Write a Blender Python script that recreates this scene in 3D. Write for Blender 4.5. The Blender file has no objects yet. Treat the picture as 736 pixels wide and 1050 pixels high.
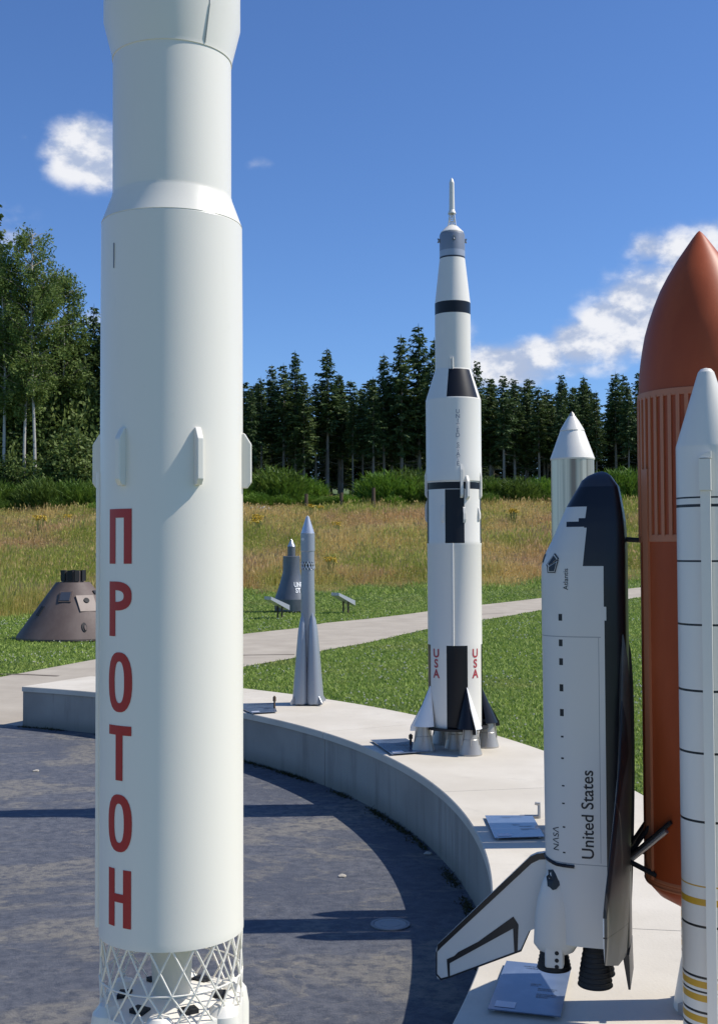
import bpy, bmesh, math, random
import numpy as np
from mathutils import Vector
rnd = random.Random(7)
rng = np.random.default_rng(11)
PI = math.pi
scene = bpy.context.scene
COL = scene.collection

# ------------------------------------------------------------------ camera
F, HOR, CAMH = 1200.0, 564.0, 2.15
TH = math.atan((HOR - 525) / F)
RO = math.radians(0.25)
_r = np.array([1, 0, 0.]); _u = np.array([0, -math.sin(TH), math.cos(TH)]); FW = np.array([0, math.cos(TH), math.sin(TH)])
RT = _r * math.cos(RO) - _u * math.sin(RO)
UP = _u * math.cos(RO) + _r * math.sin(RO)
CAM = np.array([0, 0, CAMH])

def ray(px, py):
    return RT * (px - 368) / F + UP * (525 - py) / F + FW
def G(px, py, z=0.0):                       # point of a pixel on a level plane
    d = ray(px, py); t = (z - CAMH) / d[2]; p = CAM + d * t
    return p
def PY(px, py, Y):                          # point of a pixel on the upright plane y = Y
    d = ray(px, py); return CAM + d * (Y / d[1])
def zat(X, Y, py):                          # height on an upright axis seen at image row py
    p = np.array([X, Y, 0]) - CAM
    s = (525 - py) / F
    return (s * (p @ FW) - p @ UP) / (UP[2] - s * FW[2])
def terr(x, y):
    t = np.maximum(0, np.asarray(y, float) - 38)
    a = np.minimum(t, 19); z = 0.0028 * a * a
    b = np.clip(t - 19, 0, 62); z = z + 0.1064 * b
    return z + 0.062 * np.maximum(0, t - 81)
def GT(px, py):                             # point of a pixel on the terrain
    d = ray(px, py); lo, hi = 2.0, 400.0
    p = CAM + d * lo
    for k in range(4000):
        t = lo + k * 0.1; p = CAM + d * t
        if p[2] <= terr(p[0], p[1]): break
    return p

# ------------------------------------------------------------------ node helpers
class E:
    def __init__(s, nt, sock): s.nt, s.s = nt, sock
    def _m(s, op, *a):
        n = s.nt.nodes.new('ShaderNodeMath'); n.operation = op
        for i, v in enumerate((s,) + a):
            if isinstance(v, E): s.nt.links.new(v.s, n.inputs[i])
            else: n.inputs[i].default_value = float(v)
        return E(s.nt, n.outputs[0])
    def __add__(s, o): return s._m('ADD', o)
    __radd__ = __add__
    def __sub__(s, o): return s._m('SUBTRACT', o)
    def __rsub__(s, o): return (s * -1) + o
    def __mul__(s, o): return s._m('MULTIPLY', o)
    __rmul__ = __mul__
    def __truediv__(s, o): return s._m('DIVIDE', o)
    def __gt__(s, o): return s._m('GREATER_THAN', o)
    def __lt__(s, o): return s._m('LESS_THAN', o)
    def min(s, o): return s._m('MINIMUM', o)
    def max(s, o): return s._m('MAXIMUM', o)
    def abs(s): return s._m('ABSOLUTE')
    def pow(s, o): return s._m('POWER', o)
    def sqrt(s): return s._m('SQRT')
    def mod(s, o): return s._m('FLOORED_MODULO', o)
    def btw(s, a, b): return (s > a) * (s < b)
    def atan2(s, o): return s._m('ARCTAN2', o)
    def smooth(s, a, b):
        n = s.nt.nodes.new('ShaderNodeMapRange'); n.interpolation_type = 'SMOOTHSTEP'
        s.nt.links.new(s.s, n.inputs['Value']); n.inputs['From Min'].default_value = a; n.inputs['From Max'].default_value = b
        return E(s.nt, n.outputs['Result'])

class MatB:
    def __init__(s, name):
        s.m = bpy.data.materials.new(name); s.m.use_nodes = True
        s.nt = s.m.node_tree; s.bs = s.nt.nodes['Principled BSDF']
    def tc(s):
        n = s.nt.nodes.new('ShaderNodeTexCoord'); return n.outputs['Object']
    def xyz(s):
        n = s.nt.nodes.new('ShaderNodeSeparateXYZ'); s.nt.links.new(s.tc(), n.inputs[0])
        return [E(s.nt, n.outputs[i]) for i in range(3)]
    def noise(s, scale, detail=4, rough=.55, stretch=None, dist=0):
        n = s.nt.nodes.new('ShaderNodeTexNoise'); v = s.tc()
        if stretch:
            mp = s.nt.nodes.new('ShaderNodeMapping'); mp.inputs['Scale'].default_value = stretch
            s.nt.links.new(v, mp.inputs[0]); v = mp.outputs[0]
        s.nt.links.new(v, n.inputs['Vector'])
        n.inputs['Scale'].default_value = scale; n.inputs['Detail'].default_value = detail
        n.inputs['Roughness'].default_value = rough; n.inputs['Distortion'].default_value = dist
        return E(s.nt, n.outputs['Fac'])
    def voronoi_edge(s, scale, warp=0.0):
        n = s.nt.nodes.new('ShaderNodeTexVoronoi'); n.feature = 'DISTANCE_TO_EDGE'
        v = s.tc()
        if warp:
            nn = s.nt.nodes.new('ShaderNodeTexNoise'); s.nt.links.new(v, nn.inputs['Vector']); nn.inputs['Scale'].default_value = 2.5; nn.inputs['Detail'].default_value = 5
            vm = s.nt.nodes.new('ShaderNodeVectorMath'); vm.operation = 'MULTIPLY_ADD'
            s.nt.links.new(nn.outputs['Color'], vm.inputs[0]); vm.inputs[1].default_value = (warp,) * 3; s.nt.links.new(v, vm.inputs[2]); v = vm.outputs[0]
        s.nt.links.new(v, n.inputs['Vector']); n.inputs['Scale'].default_value = scale
        return E(s.nt, n.outputs['Distance'])
    def attr(s, name):
        n = s.nt.nodes.new('ShaderNodeAttribute'); n.attribute_name = name
        return E(s.nt, n.outputs['Fac'])
    def objrand(s):
        n = s.nt.nodes.new('ShaderNodeObjectInfo'); return E(s.nt, n.outputs['Random'])
    def mix(s, fac, a, b):
        n = s.nt.nodes.new('ShaderNodeMix'); n.data_type = 'RGBA'
        def put(v, i):
            if isinstance(v, E): s.nt.links.new(v.s, n.inputs[i])
            elif hasattr(v, 'is_linked'): s.nt.links.new(v, n.inputs[i])
            elif isinstance(v, (int, float)): n.inputs[i].default_value = v
            else: n.inputs[i].default_value = tuple(v) + (1,)
        put(fac, 0); put(a, 6); put(b, 7)
        return n.outputs[2]
    def set(s, color=None, rough=.5, metal=0.0, bump=None, bdist=.01, bstr=.3, spec=None, coat=0):
        b = s.bs
        def put(v, nm):
            if isinstance(v, E): s.nt.links.new(v.s, b.inputs[nm])
            elif hasattr(v, 'is_linked'): s.nt.links.new(v, b.inputs[nm])
            elif isinstance(v, (int, float)): b.inputs[nm].default_value = v
            else: b.inputs[nm].default_value = tuple(v) + (1,)
        if color is not None: put(color, 'Base Color')
        put(rough, 'Roughness'); put(metal, 'Metallic')
        if spec is not None: put(spec, 'Specular IOR Level')
        if coat: put(coat, 'Coat Weight'); put(.08, 'Coat Roughness')
        if bump is not None:
            n = s.nt.nodes.new('ShaderNodeBump'); n.inputs['Strength'].default_value = bstr; n.inputs['Distance'].default_value = bdist
            s.nt.links.new(bump.s, n.inputs['Height']); s.nt.links.new(n.outputs[0], b.inputs['Normal'])
        return s.m
    def leafy(s, color, trans=.3, rough=.6):
        nt = s.nt; out = nt.nodes['Material Output']
        s.set(color, rough, spec=.25)
        t = nt.nodes.new('ShaderNodeBsdfTranslucent'); mx = nt.nodes.new('ShaderNodeMixShader')
        nt.links.new(color, t.inputs[0]); mx.inputs[0].default_value = trans
        nt.links.new(s.bs.outputs[0], mx.inputs[1]); nt.links.new(t.outputs[0], mx.inputs[2]); nt.links.new(mx.outputs[0], out.inputs[0])
        return s.m

def paint(name, c, rough=.38, dirt=.10, dirtcol=(.35, .31, .25), scale=3.0, metal=0, streak=True, spec=.5):
    b = MatB(name)
    n1 = b.noise(scale, 5, .6, (1, 1, .18) if streak else None)
    n2 = b.noise(scale * 9, 3)
    f = (n1.smooth(.45, .8) * .7 + n2.smooth(.5, .85) * .3) * dirt
    return b.set(b.mix(f, c, dirtcol), n1 * .25 + (rough - .12), metal, b.noise(scale * 14, 2), .002, .08, spec=spec)

# ------------------------------------------------------------------ mesh helper
class M:
    def __init__(s): s.v, s.f, s.mi, s.sm = [], [], [], []
    def add(s, vs, fs, mi=0, sm=False):
        o = len(s.v); s.v += [tuple(map(float, p)) for p in vs]
        for f in fs: s.f.append(tuple(o + i for i in f)); s.mi.append(mi); s.sm.append(sm)
        return s
    def lathe(s, prof, seg=64, c=(0, 0), a0=0.0, a1=2 * PI, mi=0, caps=False, axis=None):
        full = abs(a1 - a0 - 2 * PI) < 1e-6
        n = seg if full else seg + 1
        vs, fs = [], []
        for r, z in prof:
            for k in range(n):
                a = a0 + (a1 - a0) * k / seg
                vs.append((c[0] + r * math.sin(a), c[1] - r * math.cos(a), z))
        for i in range(len(prof) - 1):
            for k in range(seg):
                k2 = (k + 1) % n
                fs.append((i * n + k, i * n + k2, (i + 1) * n + k2, (i + 1) * n + k))
        if caps:
            fs.append(tuple(range(n))[::-1]); fs.append(tuple((len(prof) - 1) * n + k for k in range(n)))
        if axis is not None:                 # tilt: map z axis to given frame (origin, ex, ey, ez)
            o, ex, ey, ez = [Vector(q) for q in axis]
            vs = [tuple(o + ex * p[0] + ey * p[1] + ez * p[2]) for p in vs]
        return s.add(vs, fs, mi, True)
    def box(s, c, d, rz=0.0, mi=0, rot=None):
        vs = []
        for sx in (-1, 1):
            for sy in (-1, 1):
                for sz in (-1, 1):
                    p = Vector((sx * d[0] / 2, sy * d[1] / 2, sz * d[2] / 2))
                    if rot is not None: p = rot @ p
                    x = p.x * math.cos(rz) - p.y * math.sin(rz); y = p.x * math.sin(rz) + p.y * math.cos(rz)
                    vs.append((c[0] + x, c[1] + y, c[2] + p.z))
        return s.add(vs, [(0, 1, 3, 2), (4, 6, 7, 5), (0, 4, 5, 1), (2, 3, 7, 6), (0, 2, 6, 4), (1, 5, 7, 3)], mi)
    def tube(s, p0, p1, r0, r1=None, seg=8, mi=0, caps=True):
        r1 = r0 if r1 is None else r1
        p0, p1 = Vector(p0), Vector(p1); d = (p1 - p0).normalized()
        a = d.orthogonal().normalized(); b = d.cross(a)
        vs = []
        for p, r in ((p0, r0), (p1, r1)):
            for k in range(seg):
                t = 2 * PI * k / seg; vs.append(tuple(p + a * (r * math.cos(t)) + b * (r * math.sin(t))))
        s.add(vs, [(k, (k + 1) % seg, seg + (k + 1) % seg, seg + k) for k in range(seg)], mi, seg > 5)
        if caps:
            o = len(s.v) - 2 * seg
            for f in (tuple(range(seg))[::-1], tuple(seg + k for k in range(seg))):
                s.f.append(tuple(o + i for i in f)); s.mi.append(mi); s.sm.append(False)
        return s
    def prism(s, pts, fn0, fn1, mi=0):       # outline points put through two maps, walls between
        n = len(pts); vs = [fn0(p) for p in pts] + [fn1(p) for p in pts]
        fs = [tuple(range(n)), tuple(range(2 * n - 1, n - 1, -1))] + [(k, n + k, n + (k + 1) % n, (k + 1) % n) for k in range(n)]
        return s.add(vs, fs, mi)
    def build(s, name, mats, parent=None, sharp=18, loc=None, fixn=True):
        me = bpy.data.meshes.new(name); me.from_pydata(s.v, [], s.f)
        for m in (mats if isinstance(mats, (list, tuple)) else [mats]): me.materials.append(m)
        me.polygons.foreach_set('material_index', s.mi); me.polygons.foreach_set('use_smooth', s.sm)
        if fixn:
            bm = bmesh.new(); bm.from_mesh(me); bmesh.ops.recalc_face_normals(bm, faces=bm.faces); bm.to_mesh(me); bm.free()
        me.update()
        if any(s.sm): me.set_sharp_from_angle(angle=math.radians(sharp))
        o = bpy.data.objects.new(name, me); COL.objects.link(o)
        if parent is not None: o.parent = parent
        if loc is not None: o.location = loc
        return o

def npmesh(name, V, nper, mat, tint=None, parent=None):
    """V (n, nper, 3): n separate polygons of nper corners; tint (n) per polygon."""
    n = len(V); me = bpy.data.meshes.new(name)
    me.vertices.add(n * nper); me.vertices.foreach_set('co', np.ascontiguousarray(V, np.float32).ravel())
    me.loops.add(n * nper); me.loops.foreach_set('vertex_index', np.arange(n * nper, dtype=np.int32))
    me.polygons.add(n); me.polygons.foreach_set('loop_start', np.arange(0, n * nper, nper, dtype=np.int32))
    if tint is not None:
        at = me.attributes.new('tint', 'FLOAT', 'FACE'); at.data.foreach_set('value', np.asarray(tint, np.float32))
    me.materials.append(mat); me.update(calc_edges=True)
    o = bpy.data.objects.new(name, me); COL.objects.link(o)
    if parent is not None: o.parent = parent
    return o

def tag(o, label=None, cat=None, group=None, kind=None):
    if label: o['label'] = label
    if cat: o['category'] = cat
    if group: o['group'] = group
    if kind: o['kind'] = kind
    return o
def thing(name, label, cat, loc=(0, 0, 0), rz=0.0, group=None):
    o = bpy.data.objects.new(name, None); COL.objects.link(o); o.empty_display_size = .1
    o.location = tuple(float(q) for q in loc); o.rotation_euler = (0, 0, rz)
    return tag(o, label, cat, group)
def copy_tree(o, parent=None):
    c = o.copy(); COL.objects.link(c); c.parent = parent
    for ch in list(o.children): copy_tree(ch, c)
    return c

# text outline -> flat polygons in (u, v), cut fine enough to wrap
def text_bm(txt, width=None, height=None, bold=0.0, align='CENTER'):
    cu = bpy.data.curves.new('t', 'FONT'); cu.body = txt; cu.align_x = align; cu.resolution_u = 5; cu.offset = bold
    ob = bpy.data.objects.new('t', cu); COL.objects.link(ob)
    dg = bpy.context.evaluated_depsgraph_get(); me = bpy.data.meshes.new_from_object(ob.evaluated_get(dg))
    bpy.data.objects.remove(ob); bpy.data.curves.remove(cu)
    bm = bmesh.new(); bm.from_mesh(me); bpy.data.meshes.remove(me)
    xs = [v.co.x for v in bm.verts]; ys = [v.co.y for v in bm.verts]
    cx, cy = (min(xs) + max(xs)) / 2, (min(ys) + max(ys)) / 2; w, h = max(xs) - min(xs), max(ys) - min(ys)
    sx = width / w if width else height / h; sy = height / h if height else sx
    for v in bm.verts: v.co = Vector(((v.co.x - cx) * sx, (v.co.y - cy) * sy, 0))
    return bm
def poly_bm(polys):
    bm = bmesh.new()
    for p in polys:
        bm.faces.new([bm.verts.new((x, y, 0)) for x, y in p])
    return bm
def cut(bm, du, dv):
    for ax, st in ((0, du), (1, dv)):
        if not st: continue
        lo = min(v.co[ax] for v in bm.verts); hi = max(v.co[ax] for v in bm.verts)
        k = lo + st
        while k < hi:
            co = [0, 0, 0]; co[ax] = k; no = [0, 0, 0]; no[ax] = 1
            bmesh.ops.bisect_plane(bm, geom=bm.verts[:] + bm.edges[:] + bm.faces[:], plane_co=co, plane_no=no); k += st
    return bm
def wrap(bm, fn, name, mat, parent):
    for v in bm.verts: v.co = Vector(fn(v.co.x, v.co.y))
    me = bpy.data.meshes.new(name); bm.to_mesh(me); bm.free(); me.materials.append(mat)
    o = bpy.data.objects.new(name, me); COL.objects.link(o); o.parent = parent
    return o
def cyl_fn(r, th0, z0, eps=.0006):
    return lambda u, v: ((r + eps) * math.sin(th0 + u / r), -(r + eps) * math.cos(th0 + u / r), z0 + v)

# ------------------------------------------------------------------ shared materials
WHITE = (.80, .755, .67)
m_white = paint('white_paint', WHITE, .36, .10)
m_white2 = paint('white_paint_worn', (.76, .74, .69), .42, .2, scale=8)
m_black = paint('black_paint', (.006, .0065, .009), .42, .05, (.03, .03, .03), 6, spec=.3)
m_blackmatte = paint('black_matte', (.008, .008, .009), .6, .2, (.04, .04, .04), 8)
m_steel = paint('grey_steel', (.40, .375, .335), .38, .5, (.15, .14, .12), 9, metal=.35)
m_rod = paint('metal_rod', (.45, .45, .45), .35, .2, metal=.6)
m_red = paint('red_lettering', (.40, .022, .02), .4, .06, scale=12)
m_redfine = paint('red_fine_lettering', (.42, .05, .06), .4, .0)
m_ink = paint('dark_lettering', (.012, .012, .016), .45, .0)
m_greyink = paint('grey_lettering', (.26, .27, .30), .45, .0)
m_whiteink = paint('white_lettering', (.80, .80, .80), .45, .0)
m_brown = paint('weathered_timber', (.10, .065, .04), .75, .4, (.05, .04, .03), 14)
m_hole = paint('dark_opening', (.01, .01, .011), .7, .0)

# ------------------------------------------------------------------ world: sky with drifting cumulus
SUN_EL, SUN_AZ = math.radians(50), math.radians(88)       # azimuth clockwise from +Y
w = bpy.data.worlds.new('World'); scene.world = w; w.use_nodes = True
nt = w.node_tree; bg = nt.nodes['Background']
sky = nt.nodes.new('ShaderNodeTexSky'); sky.sky_type = 'NISHITA'; sky.sun_disc = False
sky.sun_elevation = SUN_EL; sky.sun_rotation = SUN_AZ; sky.altitude = 400; sky.air_density = 1.0; sky.dust_density = .25; sky.ozone_density = 2.2
SKY = .101
class WB(MatB):
    def __init__(s, nt): s.nt = nt
    def tc(s):
        n = s.nt.nodes.new('ShaderNodeTexCoord'); return n.outputs['Generated']
wb = WB(nt)
def wnoise(scale, off=(0, 0, 0), detail=9, rough=.55):
    n = nt.nodes.new('ShaderNodeTexNoise'); mp = nt.nodes.new('ShaderNodeMapping'); mp.inputs['Location'].default_value = off; mp.inputs['Scale'].default_value = (1, 1, 1.5)
    nt.links.new(wb.tc(), mp.inputs[0]); nt.links.new(mp.outputs[0], n.inputs['Vector'])
    n.inputs['Scale'].default_value = scale; n.inputs['Detail'].default_value = detail; n.inputs['Roughness'].default_value = rough
    return E(nt, n.outputs['Fac'])
x, y, z = wb.xyz()
yy = y.max(.05); az = x / yy; el = z / yy
# cumulus: (azimuth tangent, elevation tangent, half widths, strength)
BL = []
def blob(px, py, rx, ry, k=1.0): BL.append(((px - 368) / F, (HOR - py) / F, rx / F, ry / F, k))
for q in ((88, 146, 38, 30, 1.0), (72, 166, 26, 20, .8), (104, 170, 30, 20, .8), (22, 135, 14, 10, .3), (268, 163, 20, 8, .28),
          (520, 374, 52, 22, 1.0), (552, 364, 36, 18, .95), (470, 352, 20, 24, .6), (596, 352, 30, 24, 1.0), (625, 338, 34, 32, 1.05), (660, 325, 40, 40, 1.1), (690, 320, 50, 50, 1.1), (725, 310, 50, 50, 1.0),
          (672, 254, 26, 18, .72), (706, 258, 40, 24, .9), (740, 262, 50, 30, .95), (600, 378, 60, 12, .5), (90, 325, 40, 12, .35), (800, 330, 70, 60, 1), (-90, 240, 90, 40, .9), (900, 250, 90, 50, .9)):
    blob(*q)
dens = None
for (a, e, rx, ry, k) in BL:
    da = (az - a) / rx; de = (el - e) / ry
    d = ((da * da + de * de) * -0.75)._m('EXPONENT') * k
    dens = d if dens is None else dens.max(d)
n1 = wnoise(30); n1b = wnoise(30, (-.012, 0, -.013)); n2 = wnoise(9, (3, 1, 2), 4)
fld = dens * 1.15 + (n1 - .5) * 1.0 + (n2 - .5) * .3
mask = (fld.smooth(.20, .88) * dens.smooth(.04, .35)) * (y > .05) * .97
lit = ((n1b - n1) * -3.6 + .50 + (n2 - .5) * 1.0 + fld * .08).smooth(.05, 1.0)
ccol = wb.mix(lit, (4.4, 5.2, 7.0), (8.9, 9.0, 9.4))
tn = nt.nodes.new('ShaderNodeMix'); tn.data_type = 'RGBA'; tn.blend_type = 'MULTIPLY'; tn.inputs[0].default_value = 1; nt.links.new(sky.outputs[0], tn.inputs[6]); tn.inputs[7].default_value = (.72, .985, 1.40, 1)
mixc = wb.mix(mask, tn.outputs[2], ccol)
nt.links.new(mixc, bg.inputs[0]); bg.inputs[1].default_value = SKY

sun = bpy.data.lights.new('sun', 'SUN'); sun.energy = 5.0; sun.angle = math.radians(.53); sun.color = (1, .95, .865)
so = bpy.data.objects.new('sun', sun); COL.objects.link(so)
sd = Vector((math.sin(SUN_AZ) * math.cos(SUN_EL), math.cos(SUN_AZ) * math.cos(SUN_EL), math.sin(SUN_EL)))
so.rotation_euler = sd.to_track_quat('Z', 'Y').to_euler(); so.location = (20, 0, 30)

# ------------------------------------------------------------------ ground, plaza, path, platform
RC, RIN, ROUT, WH = np.array([-7.98, 6.62]), 8.66, 9.96, .5
PZ = WH                                                       # platform top

def build_ground():
    b = MatB('lawn_soil')
    n = b.noise(.35, 6); n2 = b.noise(9, 5)
    c = b.mix(n.smooth(.35, .7), (.06, .105, .018), (.11, .15, .03)); c = b.mix(n2.smooth(.45, .8), c, (.11, .11, .035))
    b.set(c, .9, bump=n2, bdist=.05, bstr=.6)
    xs = sorted(set(list(np.arange(-110, 111, 2.0)) + [-900, -600, -400, -250, -170, 170, 250, 400, 600, 900]))
    ys = sorted(set(list(np.arange(-10, 150, 2.0)) + [-600, -300, -150, -60, -30, 170, 200, 260, 350, 500, 800, 1200]))
    m = M(); nx = len(xs)
    vs = [(x, y, float(terr(x, y)) - .012) for y in ys for x in xs]
    fs = [(j * nx + i, j * nx + i + 1, (j + 1) * nx + i + 1, (j + 1) * nx + i) for j in range(len(ys) - 1) for i in range(nx - 1)]
    m.add(vs, fs, 0, True)
    return tag(m.build('lawn', b.m), kind='structure')
build_ground()

# concrete path: far and near edges followed across the lawn
PATH_FAR = [(-260, 768), (-150, 733), (-60, 710), (0, 695), (52, 685), (100, 676), (175, 663), (252, 650), (303, 644.6), (333, 639), (379, 634.5), (439, 627), (497, 620), (550, 614), (600, 608.5), (657, 602.5), (740, 595), (860, 587)]
PATH_NEAR = [(-260, 900), (-150, 900), (-60, 880), (0, 860), (52, 790), (100, 735), (175, 705), (252, 684), (298, 675.6), (333, 667), (379, 659), (439, 645), (497, 635.6), (550, 626.5), (600, 620), (657, 612.5), (740, 603), (860, 593)]
PF = [GT(*p)[:2] for p in PATH_FAR]; PN = [GT(*p)[:2] for p in PATH_NEAR]
def build_path():
    b = MatB('path_concrete')
    n = b.noise(1.2, 7, .6); n2 = b.noise(40, 3)
    c = b.mix(n.smooth(.3, .75), (.37, .32, .25), (.46, .405, .32)); c = b.mix(n2.smooth(.55, .8) * .35, c, (.22, .19, .15))
    b.set(c, .85, bump=n2, bdist=.004, bstr=.4)
    j = MatB('path_joint'); j.set((.16, .13, .10), .9)
    m = M(); vs, fs = [], []; NS, NC = 12, 8
    rows = []
    for k in range(len(PF) - 1):
        for q in range(NS):
            t = q / NS; rows.append((PF[k] * (1 - t) + PF[k + 1] * t, PN[k] * (1 - t) + PN[k + 1] * t))
    rows.append((PF[-1], PN[-1]))
    for a, c2 in rows:
        for i in range(NC + 1):
            p = a * (1 - i / NC) + c2 * (i / NC); vs.append((p[0], p[1], float(terr(*p)) + .006))
    for r in range(len(rows) - 1):
        for i in range(NC): fs.append((r * (NC + 1) + i, r * (NC + 1) + i + 1, (r + 1) * (NC + 1) + i + 1, (r + 1) * (NC + 1) + i))
    m.add(vs, fs, 0, True)
    # broken joints across and along the slabs
    for pl in ([(0, 691), (30, 691.5), (60, 693)], [(180, 674), (252, 671.5), (302, 671)], [(470, 631), (497, 629.5), (530, 628)]):
        for p, q in zip(pl[:-1], pl[1:]):
            a, c2 = G(*p, .012), G(*q, .012); d = (c2 - a); d = np.array([-d[1], d[0], 0]); d = d / np.linalg.norm(d) * .05
            m.add([a - d, c2 - d, c2 + d, a + d], [(0, 1, 2, 3)], 1)
    return tag(m.build('path', [b.m, j.m]), kind='structure')
build_path()

def build_plaza():
    b = MatB('worn_asphalt')
    n = b.noise(.55, 12, .70, (1, 1.4, 1), .6); n2 = b.noise(11, 12, .82, (1, 1.2, 1)); n3 = b.noise(150, 2); n4 = b.noise(1.7, 12, .74, (1, 2.0, 1), 1.0); n5 = b.noise(42, 8, .8); n6 = b.noise(.9, 6, .6)
    c = b.mix(n2.smooth(.38, .62), (.062, .070, .092), (.140, .146, .166)); c = b.mix(n6.smooth(.48, .60) * .5, c, (.068, .078, .104))
    patch = (n.smooth(.505, .575) * .75 + n4.smooth(.53, .60) * .55).min(1) * n2.smooth(.38, .56)
    c = b.mix(patch * .68, c, (.29, .258, .195))
    c = b.mix((n5.smooth(.54, .64) * (patch * .5 + .16)).min(1), c, (.36, .335, .285)); c = b.mix(n3.smooth(.63, .72) * .35, c, (.33, .31, .28))
    ve = b.voronoi_edge(.30, .7)
    cr = (ve < .0026) * n.smooth(.46, .56)
    c = b.mix(cr * .45, c, (.30, .27, .22))
    b.set(c, .58 + n2 * .2, bump=n3 + n2 * 3 + n5 * 2, bdist=.008, bstr=.8, spec=.5)
    m = M(); N = 160
    rad = [0.0] + list(np.linspace(.6, RIN + .05, 12))
    vs = [(RC[0], RC[1], .012)]; fs = []
    for r in rad[1:]:
        for k in range(N): a = 2 * PI * k / N; vs.append((RC[0] + r * math.cos(a), RC[1] + r * math.sin(a), .012))
    for k in range(N): fs.append((0, 1 + k, 1 + (k + 1) % N))
    for i in range(len(rad) - 2):
        for k in range(N): fs.append((1 + i * N + k, 1 + (i + 1) * N + k, 1 + (i + 1) * N + (k + 1) % N, 1 + i * N + (k + 1) % N))
    m.add(vs, fs, 0)
    o = m.build('plaza', b.m); return tag(o, kind='structure')
build_plaza()

def ang(p): return math.atan2(p[1] - RC[1], p[0] - RC[0])
A_END = ang(G(22, 704, PZ)); A_BEG = math.radians(-88)
JS = [ang(G(331, 750.5, PZ)), ang(G(449, 812, PZ))]
JSTEP = abs(JS[0] - JS[1])
JOINTS = sorted([JS[1] + JSTEP * k for k in range(-9, 9) if A_BEG + .03 < JS[1] + JSTEP * k < A_END - .03])
def build_platform():
    root = thing('display_platform', 'long curved platform of pale concrete slabs carrying the model rockets around the asphalt', 'platform', (RC[0], RC[1], 0))
    b = MatB('slab_concrete'); n = b.noise(1.4, 7, .6); n2 = b.noise(70, 2); n3 = b.noise(5, 6, .65)
    c = b.mix(n.smooth(.3, .75), (.56, .505, .41), (.655, .60, .50)); n4 = b.noise(.8, 7, .7); c = b.mix(n3.smooth(.55, .8) * .45, c, (.42, .38, .31)); c = b.mix(n4.smooth(.56, .72) * .3, c, (.45, .40, .32)); c = b.mix(n2.smooth(.6, .75) * .25, c, (.4, .37, .32))
    b.set(c, .75, bump=n2, bdist=.003, bstr=.35)
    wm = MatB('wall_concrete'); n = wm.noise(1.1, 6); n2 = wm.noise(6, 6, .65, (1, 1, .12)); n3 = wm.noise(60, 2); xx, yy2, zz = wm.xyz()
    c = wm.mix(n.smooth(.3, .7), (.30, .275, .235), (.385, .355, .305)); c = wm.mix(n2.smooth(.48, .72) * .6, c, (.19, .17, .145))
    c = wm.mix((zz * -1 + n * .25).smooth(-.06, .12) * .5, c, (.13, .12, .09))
    wm.set(c, .85, bump=n3 + n2, bdist=.006, bstr=.4)
    edges = [A_BEG] + JOINTS + [A_END]
    def arcs(lo, hi, ri, ro, z0, z1, m, bev=0.0):
        N = max(6, int((hi - lo) / .012)); pr = [(ri, z0), (ri, z1 - bev), (ri + bev, z1), (ro - bev, z1), (ro, z1 - bev), (ro, z0)] if bev else [(ri, z0), (ri, z1), (ro, z1), (ro, z0)]
        vs, fs = [], []; L = len(pr)
        for k in range(N + 1):
            a = lo + (hi - lo) * k / N
            for r, z in pr: vs.append((r * math.cos(a), r * math.sin(a), z))
        for k in range(N):
            for i in range(L): fs.append((k * L + i, k * L + (i + 1) % L, (k + 1) * L + (i + 1) % L, (k + 1) * L + i))
        fs.append(tuple(range(L))); fs.append(tuple(N * L + i for i in range(L)))
        m.add(vs, fs, 0, False)
    g = .004 / RIN
    for lo, hi in zip(edges[:-1], edges[1:]):
        ms = M(); arcs(lo + g * .6, hi - g * .6, RIN, ROUT, WH - .06, WH, ms, .006); ms.build('top_slab', b.m, root)
    # walls as one thin shell per panel, set back 18 mm under the slabs
    mw = M()
    for lo, hi in zip(edges[:-1], edges[1:]):
        arcs(lo + g, hi - g, RIN + .018, ROUT - .018, -.1, WH - .062, mw)
    arcs(A_BEG + .004, A_END - .004, RIN + .04, ROUT - .04, -.1, WH - .066, mw)
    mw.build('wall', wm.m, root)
build_platform()

def weeds():
    b = MatB('weed_leaf'); c = b.mix(b.attr('tint'), (.02, .03, .010), (.09, .08, .03)); b.leafy(c, .2)
    V, T = [], []
    for k in range(1500):
        a = A_BEG + (A_END - A_BEG) * rng.random(); 
        if (math.sin(a * 61) + math.sin(a * 23 + 1)) < -.3: continue
        for q in range(7):
            r = RIN - .005 - abs(rng.normal(0, .03)); aa = a + rng.normal(0, .006)
            p = np.array([RC[0] + r * math.cos(aa), RC[1] + r * math.sin(aa), .012]); h = (abs(rng.normal(.004, .011)) + .005)
            w_ = .006; t = rng.random() * 6.28; d = np.array([math.cos(t), math.sin(t), 0])
            V.append([p - d * w_, p + d * w_, p + np.array([rng.normal(0, .02), rng.normal(0, .02), h])]); T.append(rng.random())
    p0 = G(33, 742, .012)
    for k in range(10):
        t = rng.random() * 6.28; d = np.array([math.cos(t), math.sin(t), 0]); p = p0 + rng.normal(0, .05, 3) * [1, 1, 0]
        V.append([p - d * .008, p + d * .008, p + np.array([rng.normal(0, .08), rng.normal(0, .08), .1 + .25 * rng.random()])]); T.append(.3)
    tag(npmesh('weeds', np.array(V), 3, b.m, T), kind='stuff')
weeds()

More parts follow.
